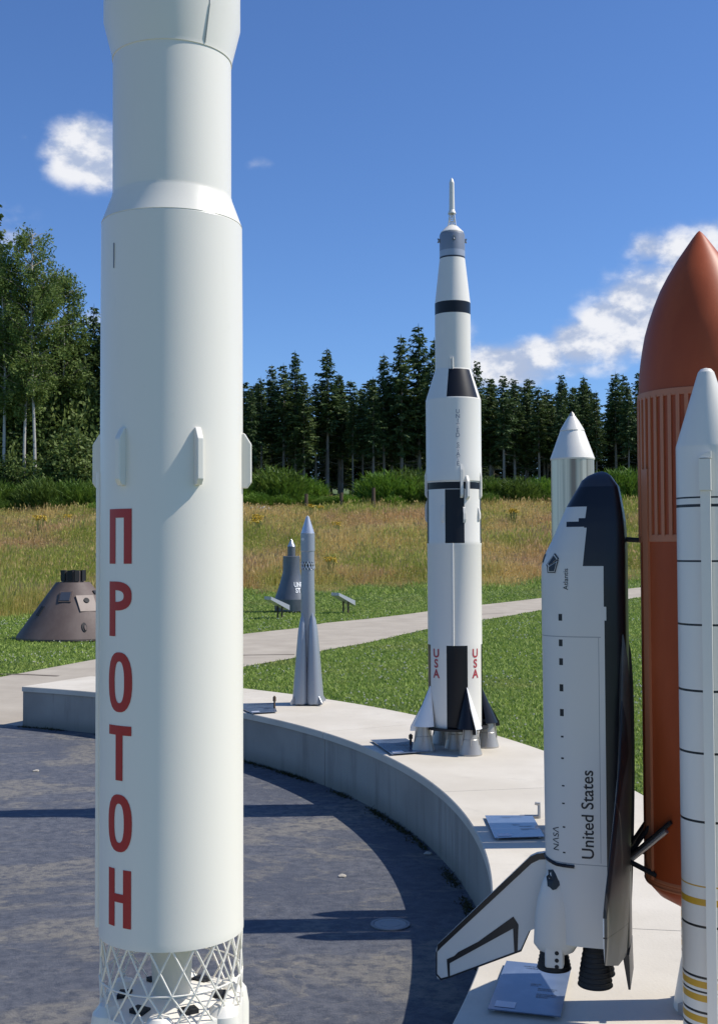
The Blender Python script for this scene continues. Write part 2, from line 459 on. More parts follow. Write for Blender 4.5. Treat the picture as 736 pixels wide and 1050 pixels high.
# manhole cover
p = G(400, 948, .014)
root = thing('manhole_cover', 'round grey drain cover set in the asphalt in the shadow near the wall', 'manhole cover', p)
m = M(); R0 = 17 / F * p[1]
m.lathe([(R0 * 1.18, 0), (R0 * 1.18, .006), (R0, .006), (R0, .002)], 40); m.build('frame', paint('iron_frame', (.24, .23, .22), .6, .4, (.3, .27, .22), 20), root)
m = M(); m.lathe([(0.0005, .005), (R0 * .60, .005), (R0 * .62, .003), (R0 * .66, .005), (R0 * .97, .005), (R0 * .97, 0)], 40); m.build('lid', paint('iron_lid', (.30, .29, .275), .55, .5, (.36, .32, .26), 26), root)
for px, py, s, lab in ((350, 899, .028, 'small pale stone lying alone on the sunlit asphalt'), (438, 876, .03, 'tiny pale pebble beside the foot of the curved wall'), (37, 791, .032, 'small pale stone on the asphalt left of the huge white rocket')):
    q = G(px, py, .012); bm = bmesh.new(); bmesh.ops.create_icosphere(bm, subdivisions=2, radius=s)
    for v in bm.verts: v.co *= 1 + .25 * math.sin(v.co.x * 90 + v.co.y * 60); v.co.z *= .35
    wrap(bm, lambda u, v: (u, v, 0), 'x', m_white, None) if False else None
    me = bpy.data.meshes.new('stone'); bm.to_mesh(me); bm.free(); me.materials.append(paint('stone', (.42, .38, .31), .8, .3))
    o = bpy.data.objects.new('stone', me); COL.objects.link(o); o.location = (q[0], q[1], .012 + s * .2); tag(o, lab, 'stone')

# ------------------------------------------------------------------ rocket helper
def prof(X, Y, rows, z0=0.0, front=False):
    out = []
    for py, hp in rows:
        z = zat(X, Y, py); d = (np.array([X, Y, z]) - CAM) @ FW; r = hp / F * d
        if front:
            n = np.array([-X, -Y]) / math.hypot(X, Y); z = zat(X + n[0] * r, Y + n[1] * r, py)
        out.append((max(r, .0004), z - z0))
    return out
def face_rz(X, Y): return -math.atan2(X, Y)
# ================================================================== 1. the huge white rocket in the foreground
def proton():
    Y = 1.60; X = float(PY(176.6, 600, Y)[0])
    root = thing('rocket', 'huge white rocket nearest the camera with red Cyrillic lettering and lattice section', 'model rocket', (X, Y, PZ), face_rz(X, Y))
    P = lambda rows, fr=True: prof(X, Y, rows, PZ, fr)
    r2 = P([(600, 72.3)])[0][0]
    Z = lambda py: P([(py, 74)])[0][1]
    b = MatB('white_gloss'); n1 = b.noise(9, 5, .6, (1, 1, .12)); n2 = b.noise(60, 3); xx, yy, zz = b.xyz()
    n3 = b.noise(26, 6, .7, (1, 1, .04)); f = n1.smooth(.5, .85) * .12 + n2.smooth(.66, .8) * .06 + n3.smooth(.62, .8) * .10
    mw = b.set(b.mix(f, (.82, .775, .68), (.42, .40, .34)), n1 * .15 + .26, 0, n2, .0006, .08)
    # fairing (wide head), tops out of the picture
    za, zb, zc = Z(31), Z(-6), Z(-190)
    r3 = P([(100, 59.8)])[0][0]; rf = P([(-5, 69)])[0][0]
    m = M(); m.lathe([(r3 * .985, za - .004), (r3 * 1.015, za - .003), (r3 * 1.02, za + .003), (rf, zb), (rf, zc), (rf * .95, zc + .09), (rf * .78, zc + .2), (rf * .5, zc + .3), (rf * .22, zc + .36), (.004, zc + .385)], 96)
    fr = m.build('nose_fairing', mw, root)
    for a in (.55, .55 + PI):
        m = M()
        for (ra, z1), (rb, z2) in zip([(r3 * 1.021, za), (rf, zb)], [(rf, zb), (rf, zc)]):
            m.tube(((ra + .0002) * math.sin(a), -(ra + .0002) * math.cos(a), z1), ((rb + .0002) * math.sin(a), -(rb + .0002) * math.cos(a), z2), .0009, seg=6)
        m.build('seam', paint('seam_pale', (.5, .49, .45), .5, 0), fr)
    m = M(); m.lathe([(r3, Z(181)), (r3, za - .003)], 96); m.build('third_stage', mw, root)
    rs = P([(214, 71.0)])[0][0]
    m = M(); m.lathe([(r3 * .99, Z(181)), (r3 * 1.012, Z(181)), (r3 * 1.014, Z(182.6)), (rs * 1.002, Z(211.6)), (rs * .99, Z(211.9))], 96); m.build('adapter_cone', mw, root)
    zl = Z(977)
    m = M(); m.lathe([(rs * .992, Z(211.5)), (rs, Z(213)), (r2, Z(330)), (r2, zl + .012), (r2 * 1.003, zl + .01), (r2 * 1.003, zl), (r2 * .93, zl), (r2 * .6, zl + .004), (.001, zl + .004)], 120)
    body = m.build('second_stage', mw, root)
    # six blunt fins round the stage
    zt, zb2 = Z(437), Z(497); hh = zt - zb2; pr = .0125
    for k in range(6):
        a = math.radians(19.5 + 60 * k); m = M()
        ou = [(-.004, 0), (pr * .55, 0), (pr, hh * .10), (pr, hh * .80), (pr * .25, hh), (-.004, hh * .98)]
        th = .0042
        def mk(sg): return lambda p: ((r2 + p[0]) * math.sin(a) + sg * th * math.cos(a), -(r2 + p[0]) * math.cos(a) + sg * th * math.sin(a), zb2 + p[1])
        m.prism(ou, mk(-1), mk(1)); o = m.build('fin', mw, root)
        bv = o.modifiers.new('b', 'BEVEL'); bv.width = .0012; bv.segments = 2
    # cable duct and small box on the shaded side
    m = M()
    a = math.radians(-86); c_, s_ = math.cos(a), math.sin(a)
    m.tube((r2 * s_, -r2 * c_, Z(480)), (r2 * s_, -r2 * c_, zl + .01), .0052, seg=12); m.build('cable_duct', mw, root)
    m = M(); a = math.radians(-52); m.box(((r2 - .0006) * math.sin(a), -(r2 - .0006) * math.cos(a), (Z(243) + Z(269)) / 2), (.0011, .003, Z(243) - Z(269)), a); m.build('access_strip', m_greyink, root)
    # red letters, one mesh each, read downwards
    def ring(w_, h_, t, n=28):
        ps = []
        for k in range(n):
            a0, a1 = 2 * PI * k / n, 2 * PI * (k + 1) / n
            def pt(a, e): 
                s, c = math.sin(a), math.cos(a); q = 1 / (abs(s) ** 2.5 + abs(c) ** 2.5) ** (1 / 2.5)
                return (e[0] * c * q, e[1] * s * q)
            eo, ei = (w_ / 2, h_ / 2), (w_ / 2 - t, h_ / 2 - t * .92)
            ps.append([pt(a0, eo), pt(a1, eo), pt(a1, ei), pt(a0, ei)])
        return ps
    def rect(x0, y0, x1, y1): return [(x0, y0), (x1, y0), (x1, y1), (x0, y1)]
    LW, T = .0410, .0128
    rows = [('P', 521, 578), ('R', 596.5, 653.5), ('O', 670.5, 731.5), ('T', 746, 803), ('O', 818, 876.5), ('H', 895, 955)]
    thl = math.radians(-44.3)
    for ch, y0, y1 in rows:
        z1, z0 = Z(y0), Z(y1); h = z1 - z0; x = LW / 2
        if ch == 'P': pl = [rect(-x, -h / 2, -x + T, h / 2), rect(x - T, -h / 2, x, h / 2), rect(-x + T, h / 2 - T * .9, x - T, h / 2)]
        elif ch == 'T': pl = [rect(-x, h / 2 - T * .95, x, h / 2), rect(-T / 2, -h / 2, T / 2, h / 2 - T * .95)]
        elif ch == 'H': pl = [rect(-x, -h / 2, -x + T, h / 2), rect(x - T, -h / 2, x, h / 2), rect(-x + T, -T * .42, x - T, T * .42)]
        elif ch == 'R':
            pl = [rect(-x, -h / 2, -x + T, h / 2)]; bh = h * .53; cy = h / 2 - bh / 2; n = 18
            def q(a, e): 
                s, c = math.sin(a), math.cos(a); k = 1 / (abs(s) ** 2.6 + abs(c) ** 2.6) ** (1 / 2.6); return (-x + T + e[0] * max(c, 0) * k, cy + e[1] * s * k)
            eo, ei = (LW - T, bh / 2), (LW - 2 * T, bh / 2 - T * .88)
            for k in range(n):
                a0, a1 = -PI / 2 + PI * k / n, -PI / 2 + PI * (k + 1) / n
                pl.append([q(a0, eo), q(a1, eo), q(a1, ei), q(a0, ei)])
        else: pl = ring(LW * 1.05, h * 1.02, T)
        bm = cut(poly_bm(pl), .004, 0)
        wrap(bm, cyl_fn(r2, thl, (z0 + z1) / 2, .0005), 'lettering', m_red, body)
    # lattice interstage
    zr, ze = Z(1023), Z(1023) - (zl - Z(1023)) * 1.25
    m = M(); NB = 20; rl = r2 * .985
    def cp(a, z): return (rl * math.sin(a), -rl * math.cos(a), z)
    levels = [zl + .002, zr, zr - (zl - zr) * .8]
    for i in range(2):
        for k in range(NB):
            a = 2 * PI * k / NB; da = 2 * PI / NB
            for sg in (-1, 1): m.tube(cp(a, levels[i]), cp(a + sg * da, levels[i + 1]), .0014, seg=6)
        if i > -1:
            N2 = 72
            for k in range(N2): m.tube(cp(2 * PI * k / N2, levels[i + 1]), cp(2 * PI * (k + 1) / N2, levels[i + 1]), .0013, seg=6, caps=False)
    m.build('lattice_interstage', mw, root)
    zd = levels[2] + .006
    m = M(); m.lathe([(r2 * .30, zl), (r2 * .31, zl - .01), (r2 * .27, zd + .03), (r2 * .26, zd + .004)], 40); m.build('engine_bell', paint('bell_cream', (.62, .60, .52), .4, .15), root)
    # first stage: core dome, six side tanks, engines
    m = M(); m.lathe([(.001, zd + .01), (r2 * .55, zd + .008), (r2 * .99, zd), (r2 * 1.0, zd - .006), (r2, .10), (r2 * .7, .07), (.001, .07)], 72); core = m.build('first_stage', mw, root)
    for k in range(6):
        a = 2 * PI * k / 6 + .35
        for rr, w_ in ((.66, .022),):
            m = M(); m.box((r2 * rr * math.sin(a), -r2 * rr * math.cos(a), zd + .006), (w_, .017, .008), a); m.build('vent_hatch', m_hole, core)
    for k in range(6):
        a = math.radians(19.5 + 30 + 60 * k); rr = r2 * .90; cx, cy = rr * math.sin(a), -rr * math.cos(a); rt = r2 * .25
        m = M(); m.lathe([(.001, zd + .014), (rt * .5, zd + .011), (rt * .86, zd + .0), (rt, zd - .02), (rt, .10), (rt * .8, .08), (.001, .08)], 32, (cx, cy)); tk = m.build('side_tank', mw, root)
        m = M(); m.lathe([(rt * .3, .085), (rt * .36, .06), (rt * .6, .02), (rt * .66, 0.0), (rt * .6, 0.0), (rt * .3, .05)], 24, (cx, cy)); m.build('engine_nozzle', m_steel, tk)
    return root
proton()
# ================================================================== 2. black and white moon rocket
def saturn():
    c0 = G(467.0, 768, PZ); X, Y = float(c0[0]), float(c0[1])
    root = thing('rocket', 'tall slim black and white rocket with red lettering and four tail fins', 'model rocket', (X, Y, PZ), face_rz(X, Y))
    P = lambda rows: prof(X, Y, rows, PZ)
    Z = lambda py: P([(py, 1)])[0][1]
    def angmat(name, fn, rough=.38):
        b = MatB(name); x, y, z = b.xyz(); th = x.atan2(y * -1) * (180 / PI); k = fn(th, z).min(1)
        n1 = b.noise(4, 5, .6, (1, 1, .1)); c = b.mix(n1.smooth(.5, .85) * .15, WHITE, (.40, .38, .33)); c = b.mix(k, c, (.0055, .006, .009))
        return b.set(c, n1 * .2 + rough - .1, 0, b.noise(40, 2), .001, .08, spec=.35)
    quarter = lambda th, off: (th - off).mod(90)
    r1 = P([(600, 27.6)])[0][0]
    # first stage
    zT1, zT2, zB = Z(502), Z(557), Z(660)
    def f1(th, z):
        band = z.btw(Z(502.5), Z(495.5))
        stem = (quarter(th, -19) < 41) * z.btw(zT2, Z(503))
        tail = (quarter(th, -18) < 45) * (z < zB)
        return band + stem + tail
    m = M(); m.lathe([(r1 * .5, Z(744)), (r1 * .97, Z(744)), (r1, Z(742)), (r1 * 1.0, Z(668)), (r1 * 1.003, Z(667)), (r1 * 1.003, Z(659)), (r1, Z(658)), (r1, Z(560)), (r1 * 1.008, Z(559)), (r1 * 1.008, Z(555)), (r1, Z(554)), (r1, Z(495))], 96)
    m_s1 = angmat('first_stage_paint', f1); s1 = m.build('first_stage', m_s1, root)
    # corrugation / conduits
    m = M(); a = math.radians(-3.5); m.tube((r1 * 1.0 * math.sin(a), -r1 * math.cos(a), zB), (r1 * math.sin(a), -r1 * math.cos(a), zT2), .010, seg=10)
    a = math.radians(150); m.tube((r1 * math.sin(a), -r1 * math.cos(a), zB), (r1 * math.sin(a), -r1 * math.cos(a), zT2), .010, seg=10); m.build('conduit', m_white, s1)
    # second stage with conical interstage above
    r2 = P([(440, 28.2)])[0][0]; r3 = P([(350, 18.2)])[0][0]
    m = M(); m.lathe([(r1, Z(495)), (r2 * 1.006, Z(494)), (r2 * 1.006, Z(480)), (r2, Z(479)), (r2, Z(411))], 96); s2 = m.build('second_stage', m_white, root)
    def f2(th, z): return th.btw(-14, 62) * z.btw(Z(410), Z(380.5)) + th.btw(166, 190) * (z > 0) + th.btw(-180, -118) * z.btw(Z(410), Z(380.5))
    m = M(); m.lathe([(r2, Z(411)), (r3 * 1.01, Z(380)), (r3, Z(379.5))], 96); m.build('interstage_cone', angmat('cone_paint', f2), root)
    def f3(th, z): return z.btw(Z(323.5), Z(311.5))
    m = M(); m.lathe([(r3, Z(380)), (r3, Z(311)), ], 80); s3 = m.build('third_stage', angmat('third_stage_paint', f3), root)
    m = M(); rs = P([(266, 13)])[0][0]
    m.lathe([(r3, Z(311)), (r3 * .985, Z(309.5)), (rs, Z(266))], 72); m.build('adapter_cone', m_white, root)
    # service module
    b = MatB('satin_grey'); x, y, z = b.xyz(); k = z.btw(Z(266.5), Z(264.5)); n1 = b.noise(20, 4)
    lt = z.btw(Z(264), Z(258)) ; c = b.mix(lt, (.26, .275, .30), (.42, .43, .45)); c = b.mix(k, c, (.03, .03, .035)); gm = b.set(c, n1 * .15 + .3, .35)
    m = M(); m.lathe([(rs, Z(266.5)), (rs, Z(242)), (rs * .97, Z(240.5)), (rs * .9, Z(239.5))], 56); sm = m.build('service_module', gm, root)
    for a in (8, 98, 188, 278):
        a = math.radians(a); m = M(); m.box(((rs + .004) * math.sin(a), -(rs + .004) * math.cos(a), Z(247)), (.028, .012, .026), a)
        for dz in (-.018, .018): m.tube(((rs + .008) * math.sin(a), -(rs + .008) * math.cos(a), Z(247)), ((rs + .014) * math.sin(a), -(rs + .014) * math.cos(a), Z(247) + dz), .003, .006, 8)
        m.build('thruster_block', m_greyink, sm)
    rc = P([(239, 12)])[0][0]; rt = P([(232, 5.8)])[0][0]
    m = M(); m.lathe([(rc, Z(239.5)), (rc * .98, Z(238.5)), (rt, Z(232.5)), (rt * .5, Z(231)), (.001, Z(231))], 48); m.build('capsule', m_white, root)
    # escape tower
    tw = M(); ra, rb = P([(233, 5.6)])[0][0], P([(219, 3.2)])[0][0]; za, zb = Z(233), Z(219)
    for k in range(4):
        a, a2 = PI / 4 + k * PI / 2, PI / 4 + (k + 1) * PI / 2
        pt = lambda a, t: ((ra * (1 - t) + rb * t) * math.sin(a), -(ra * (1 - t) + rb * t) * math.cos(a), za * (1 - t) + zb * t)
        tw.tube(pt(a, 0), pt(a, 1), .004, seg=6)
        for t0, t1 in ((0, .5), (.5, 1)): tw.tube(pt(a, t0), pt(a2, t1), .0028, seg=6); tw.tube(pt(a2, t0), pt(a, t1), .0028, seg=6)
        tw.tube(pt(a, .5), pt(a2, .5), .003, seg=6)
    tw.build('escape_truss', m_white, root)
    m = M(); m.lathe(P([(219.5, 4.0), (218.6, 4.1), (215.5, 2.9), (190, 2.5), (187.5, 2.6), (184, 1.4), (182.5, .3)]), 24); m.build('escape_rocket', m_white, root)
    # small pods near the stage joint
    for a, y0, y1, tk in ((-4 + 20, 476, 512, .010), (28, 488, 514, .020), (-81, 480, 511, .012), (72, 482, 513, .010), (-97, 512, 536, .012), (63, 520, 536, .010), (-24, 518, 537, .006), (22, 520, 537, .006), (110, 480, 512, .012), (160, 478, 512, .012), (200, 488, 514, .02)):
        a = math.radians(a); m = M(); z1, z0 = Z(y0), Z(y1); hw = .011
        ou = [(-.003, z0), (tk * .8, z0 + .012), (tk * 1.6, z0 + .03), (tk * 1.6, z1 - .06), (tk * .6, z1 - .015), (-.003, z1)]
        mk = lambda sg: (lambda p: ((r1 + p[0]) * math.sin(a) + sg * hw * math.cos(a), -(r1 + p[0]) * math.cos(a) + sg * hw * math.sin(a), p[1]))
        m.prism(ou, mk(-1), mk(1)); m.build('retro_pod', m_white, s1)
    for a in (-8, -1):
        m = M(); a = math.radians(a); m.tube(((r3 + .006) * math.sin(a), -(r3 + .006) * math.cos(a), Z(381)), ((r3 + .006) * math.sin(a), -(r3 + .006) * math.cos(a), Z(369)), .006, .005, seg=8); m.build('ullage_tube', m_white, s3)
    # fairings, fins, engines at four corners plus centre engine
    ro = r1 * 1.30
    for k in range(4):
        a = math.radians(-66 + 90 * k); sx, sy = math.sin(a), -math.cos(a); cx, cy = ro * sx, ro * sy; tx, ty = math.cos(a), math.sin(a)
        m = M(); N = 20; rows = []
        for t in np.linspace(0, 1, 7):          # conical fairing growing out of the stage
            z = Z(742) * (1 - t) + Z(702) * t; rad = r1 * .46 * (1 - t) + .006 * t; off = (ro * .93) * (1 - t) + (r1 * .99) * t
            rows.append([(off * sx + rad * (math.cos(u) * sx + math.sin(u) * tx), off * sy + rad * (math.cos(u) * sy + math.sin(u) * ty), z) for u in np.linspace(-PI * .62, PI * .62, N)])
        vs = [p for r in rows for p in r]; fs = [(i * N + j, i * N + j + 1, (i + 1) * N + j + 1, (i + 1) * N + j) for i in range(6) for j in range(N - 1)]
        fs.append(tuple(range(N)))
        m.add(vs, fs, 0, True)
        bb = MatB('fairing_paint'); x, y, z = bb.xyz(); n1 = bb.noise(6, 4); side = (x * tx + y * ty) < 0.0
        fm = bb.set(bb.mix(side, (.78, .78, .76), (.0055, .006, .009)), .38, spec=.35)
        fa = m.build('engine_fairing', fm, root)
        m = M(); ou = [(r1 * .98, Z(716)), (r1 * 1.35, Z(735)), (r1 * 1.94, Z(747)), (r1 * 1.94, Z(752)), (r1 * 1.55, Z(753)), (r1 * 1.0, Z(744))]
        ou = [(r1 * 1.0, Z(706)), (r1 * 1.78, Z(742)), (r1 * 1.80, Z(746.5)), (r1 * 1.3, Z(747.5)), (r1 * 1.0, Z(744))]
        mk = lambda sg, t0=.012: (lambda p: (p[0] * sx + sg * t0 * (1.8 - p[0] / r1 * .8) * tx, p[0] * sy + sg * t0 * (1.8 - p[0] / r1 * .8) * ty, p[1]))
        m.prism(ou, mk(-1), mk(1)); m.build('fin', fm, fa)
    for (cx, cy) in [(ro * math.sin(math.radians(-66 + 90 * k)), -ro * math.cos(math.radians(-66 + 90 * k))) for k in range(4)] + [(0, 0)]:
        zt = Z(742); rn = r1 * .42
        m = M(); m.lathe([(rn * .55, zt * 1.15), (rn * .58, zt * .95), (rn * .68, zt * .62), (rn * .72, zt * .60), (rn * .73, zt * .56), (rn * .95, zt * .12), (rn, 0.012), (rn * 1.0, 0.0), (rn * .94, 0.0), (rn * .6, zt * .6)], 32, (cx, cy))
        en = m.build('engine_nozzle', m_steel, root)
        for q in range(5):
            m = M(); u = q * 1.3; m.tube((cx + rn * .66 * math.sin(u), cy - rn * .66 * math.cos(u), zt), (cx + rn * .84 * math.sin(u), cy - rn * .84 * math.cos(u), zt * .4), .004, seg=5); m.build('fuel_pipe', m_steel, en)
    m = M(); m.lathe([(.001, Z(743.4)), (r1 * 1.2, Z(743.4)), (r1 * 1.2, Z(745.5)), (.001, Z(745.5))], 40); m.build('thrust_plate', m_blackmatte, root)
    # lettering
    for a0 in (-43, 47, 137, 227):
        for i, ch in enumerate('USA'):
            wrap(cut(text_bm(ch, height=.072, bold=.028), .012, 0), cyl_fn(r1 * 1.004, math.radians(a0), Z(668 + 10.3 * i), .0012), 'lettering', m_redfine, s1)
    for a0 in (9, 189):
        for i, ch in enumerate('UNITED STATES'):
            if ch != ' ': wrap(cut(text_bm(ch, height=.034, bold=.012), .012, 0), cyl_fn(r2, math.radians(a0), Z(425 + 4.75 * i), .001), 'lettering', m_greyink, s2)
saturn()
# ================================================================== 3. small grey rocket with four strap-on cones
def vostok():
    c0 = G(316, 722, PZ); X, Y = float(c0[0]), float(c0[1])
    root = thing('rocket', 'small all-grey rocket with pointed silver nose and four tapered strap-on boosters', 'model rocket', (X, Y, PZ), face_rz(X, Y))
    P = lambda rows: prof(X, Y, rows, PZ); Z = lambda py: P([(py, 1)])[0][1]; R = lambda hp: P([(640, hp)])[0][0]
    gm = paint('satin_grey_paint', (.33, .35, .38), .36, .12, (.14, .13, .12), 5, metal=.35)
    sm = paint('silver_paint', (.62, .62, .62), .3, .1, (.3, .3, .3), 8, metal=.6)
    m = M(); m.lathe(P([(547, 6.9), (546, 6.7), (533, 2.6), (530, 1.7), (528.6, .2)]), 40); m.build('nose_cone', sm, root)
    m = M(); m.lathe(P([(576, 6.9), (565.5, 6.9), (565, 7.3), (547, 7.2), (546.5, 6.7)]), 40); pm = m.build('payload_shroud', gm, root)
    m = M(); m.lathe([(.0, .002), (R(1.5), .002), (R(1.7), -.002)], 20, axis=((R(7.3) * math.sin(-.75), -R(7.3) * math.cos(-.75), Z(553)), (math.cos(-.75), math.sin(-.75), 0), (0, 0, 1), (math.sin(-.75), -math.cos(-.75), 0))); m.build('hatch', m_white2, pm)
    m = M(); m.lathe(P([(584, 6.2), (576, 6.2)]), 24)
    m.build('inner_stage', m_hole, root)
    m = M(); ra = R(6.8); N = 14
    for k in range(N):
        for sg in (0, 1): 
            a0, a1 = 2 * PI * (k + sg) / N, 2 * PI * (k + 1 - sg) / N
            m.tube((ra * math.sin(a0), -ra * math.cos(a0), Z(584)), (ra * math.sin(a1), -ra * math.cos(a1), Z(576)), .006, seg=6)
    m.build('lattice_interstage', sm, root)
    m = M(); m.lathe(P([(722, 5.6), (640, 6.2), (628, 7.4), (600, 6.9), (584, 6.7), (583.5, 6.3)]), 40); m.build('core_stage', gm, root)
    m = M(); m.lathe([(R(4), Z(722)), (R(5.2), .0)], 20); m.build('core_nozzle', m_steel, root)
    zb = Z(720.5)
    for k in range(4):
        a = math.radians(-52 + 90 * k)
        pr = []                                   # leaning cone
        tip = Vector((R(6.6) * math.sin(a), -R(6.6) * math.cos(a), Z(626))); base = Vector((R(10.4) * math.sin(a), -R(10.4) * math.cos(a), zb))
        ez = (tip - base); L = ez.length; ez.normalize(); ex = Vector((math.cos(a), math.sin(a), 0)); ey = ez.cross(ex)
        m = M(); m.lathe([(R(7.9), 0), (R(7.9), L * .05), (R(5.2), L * .60), (R(4.2), L * .78), (R(2.6), L * .90), (R(.3), L)], 36, axis=(base, ex, ey, ez))
        bo = m.build('booster', gm, root)
        m = M(); m.lathe([(R(7.95), L * .785), (R(4.35), L * .785)], 12, axis=(base, ex, ey, ez)) if False else None
        for q in range(4):
            u = q * PI / 2 + .6; cx, cy = base.x + R(3.9) * math.sin(u), base.y - R(3.9) * math.cos(u)
            m = M(); m.lathe([(R(1.5), zb + .01), (R(1.7), zb * .6), (R(2.5), 0.0)], 14, (cx, cy)); m.build('engine_nozzle', m_steel, bo)
        m = M(); ca = math.sin(a), -math.cos(a); f0 = base + Vector((ca[0], ca[1], 0)) * R(7.6)
        ou = [(0, .10), (.05, .035), (.05, .015), (0, .015)]
        mk = lambda sg: (lambda p: (f0.x + p[0] * ca[0] + sg * .004 * ca[1], f0.y + p[0] * ca[1] - sg * .004 * ca[0], zb - .015 + p[1]))
        m.prism(ou, mk(-1), mk(1)); m.build('fin', gm, bo)
    m = M(); m.lathe([(.0005, zb * 1.02), (R(14), zb * 1.02), (R(14), zb * .99), (.0005, zb * .99)], 24); m.build('base_plate', m_blackmatte, root)
vostok()
# ================================================================== 4. silver rocket with white nose behind the shuttle
def ariane():
    c0 = G(590.5, 857, PZ); X, Y = float(c0[0]), float(c0[1])
    root = thing('rocket', 'silver rocket with white pointed fairing standing behind the black and white shuttle', 'model rocket', (X, Y, PZ), face_rz(X, Y))
    P = lambda rows: prof(X, Y, rows, PZ); Z = lambda py: P([(py, 1)])[0][1]; R = lambda hp: P([(600, hp)])[0][0]
    b = MatB('metal_painted_reflections'); n = b.noise(30, 3, .5, (1, 1, .03)); n2 = b.noise(9, 5, .6, (3, 3, .02))
    mm = b.set(b.mix(n2.smooth(.4, .7), (.74, .62, .46), (.30, .25, .19)), n * .12 + .27, .7, b.noise(9, 2, .5, (3, 3, .01)), .005, .35)  # upright tan and dark streaks paint reflected surroundings into the metal's colour
    m = M(); m.lathe(P([(472, 22.2), (470.5, 22.6), (442.6, 12.4), (442.2, 12.1)]), 64); m.build('fairing', m_white, root)
    m = M(); m.lathe(P([(442.2, 12.2), (441.6, 12.6), (432, 7.0), (427, 3.6)]), 48); m.build('nose_cone', m_white, root)
    m = M(); m.lathe(P([(427.2, 3.7), (424, 2.0), (422, .3)]), 24); m.build('nose_tip', m_steel, root)
    r = R(21.9)
    m = M(); m.lathe([(r * .6, .09), (r, .10), (r, Z(700)), (r * 1.01, Z(700) + .004), (r * 1.01, Z(690)), (r, Z(690) + .004), (r, Z(472)), (r * .9, Z(471.6))], 80); m.build('core_stage', mm, root)
    m = M(); m.lathe([(r * .22, .1), (r * .3, .06), (r * .48, 0), (r * .44, 0), (r * .2, .06)], 28); m.build('engine_nozzle', m_steel, root)
    rb = r * .56
    for sg in (-1, 1):
        cy = sg * (r + rb + .008); zt = Z(612)
        m = M(); m.lathe([(rb * .8, .07), (rb * 1.12, .08), (rb * 1.0, .16), (rb, zt - .2), (rb * .62, zt - .08), (rb * .2, zt - .01), (.001, zt)], 40, (0, cy)); bo = m.build('booster', m_white, root)
        m = M(); m.lathe([(rb * .45, .075), (rb * .5, .05), (rb * .8, 0), (rb * .74, 0)], 24, (0, cy)); m.build('engine_nozzle', m_steel, bo)
        m = M(); m.tube((0, sg * r * .98, .25), (0, cy - sg * rb * .98, .25), .012); m.tube((0, sg * r * .98, zt - .3), (0, cy - sg * rb * .98, zt - .3), .012); m.build('attach_strut', m_rod, bo)
ariane()
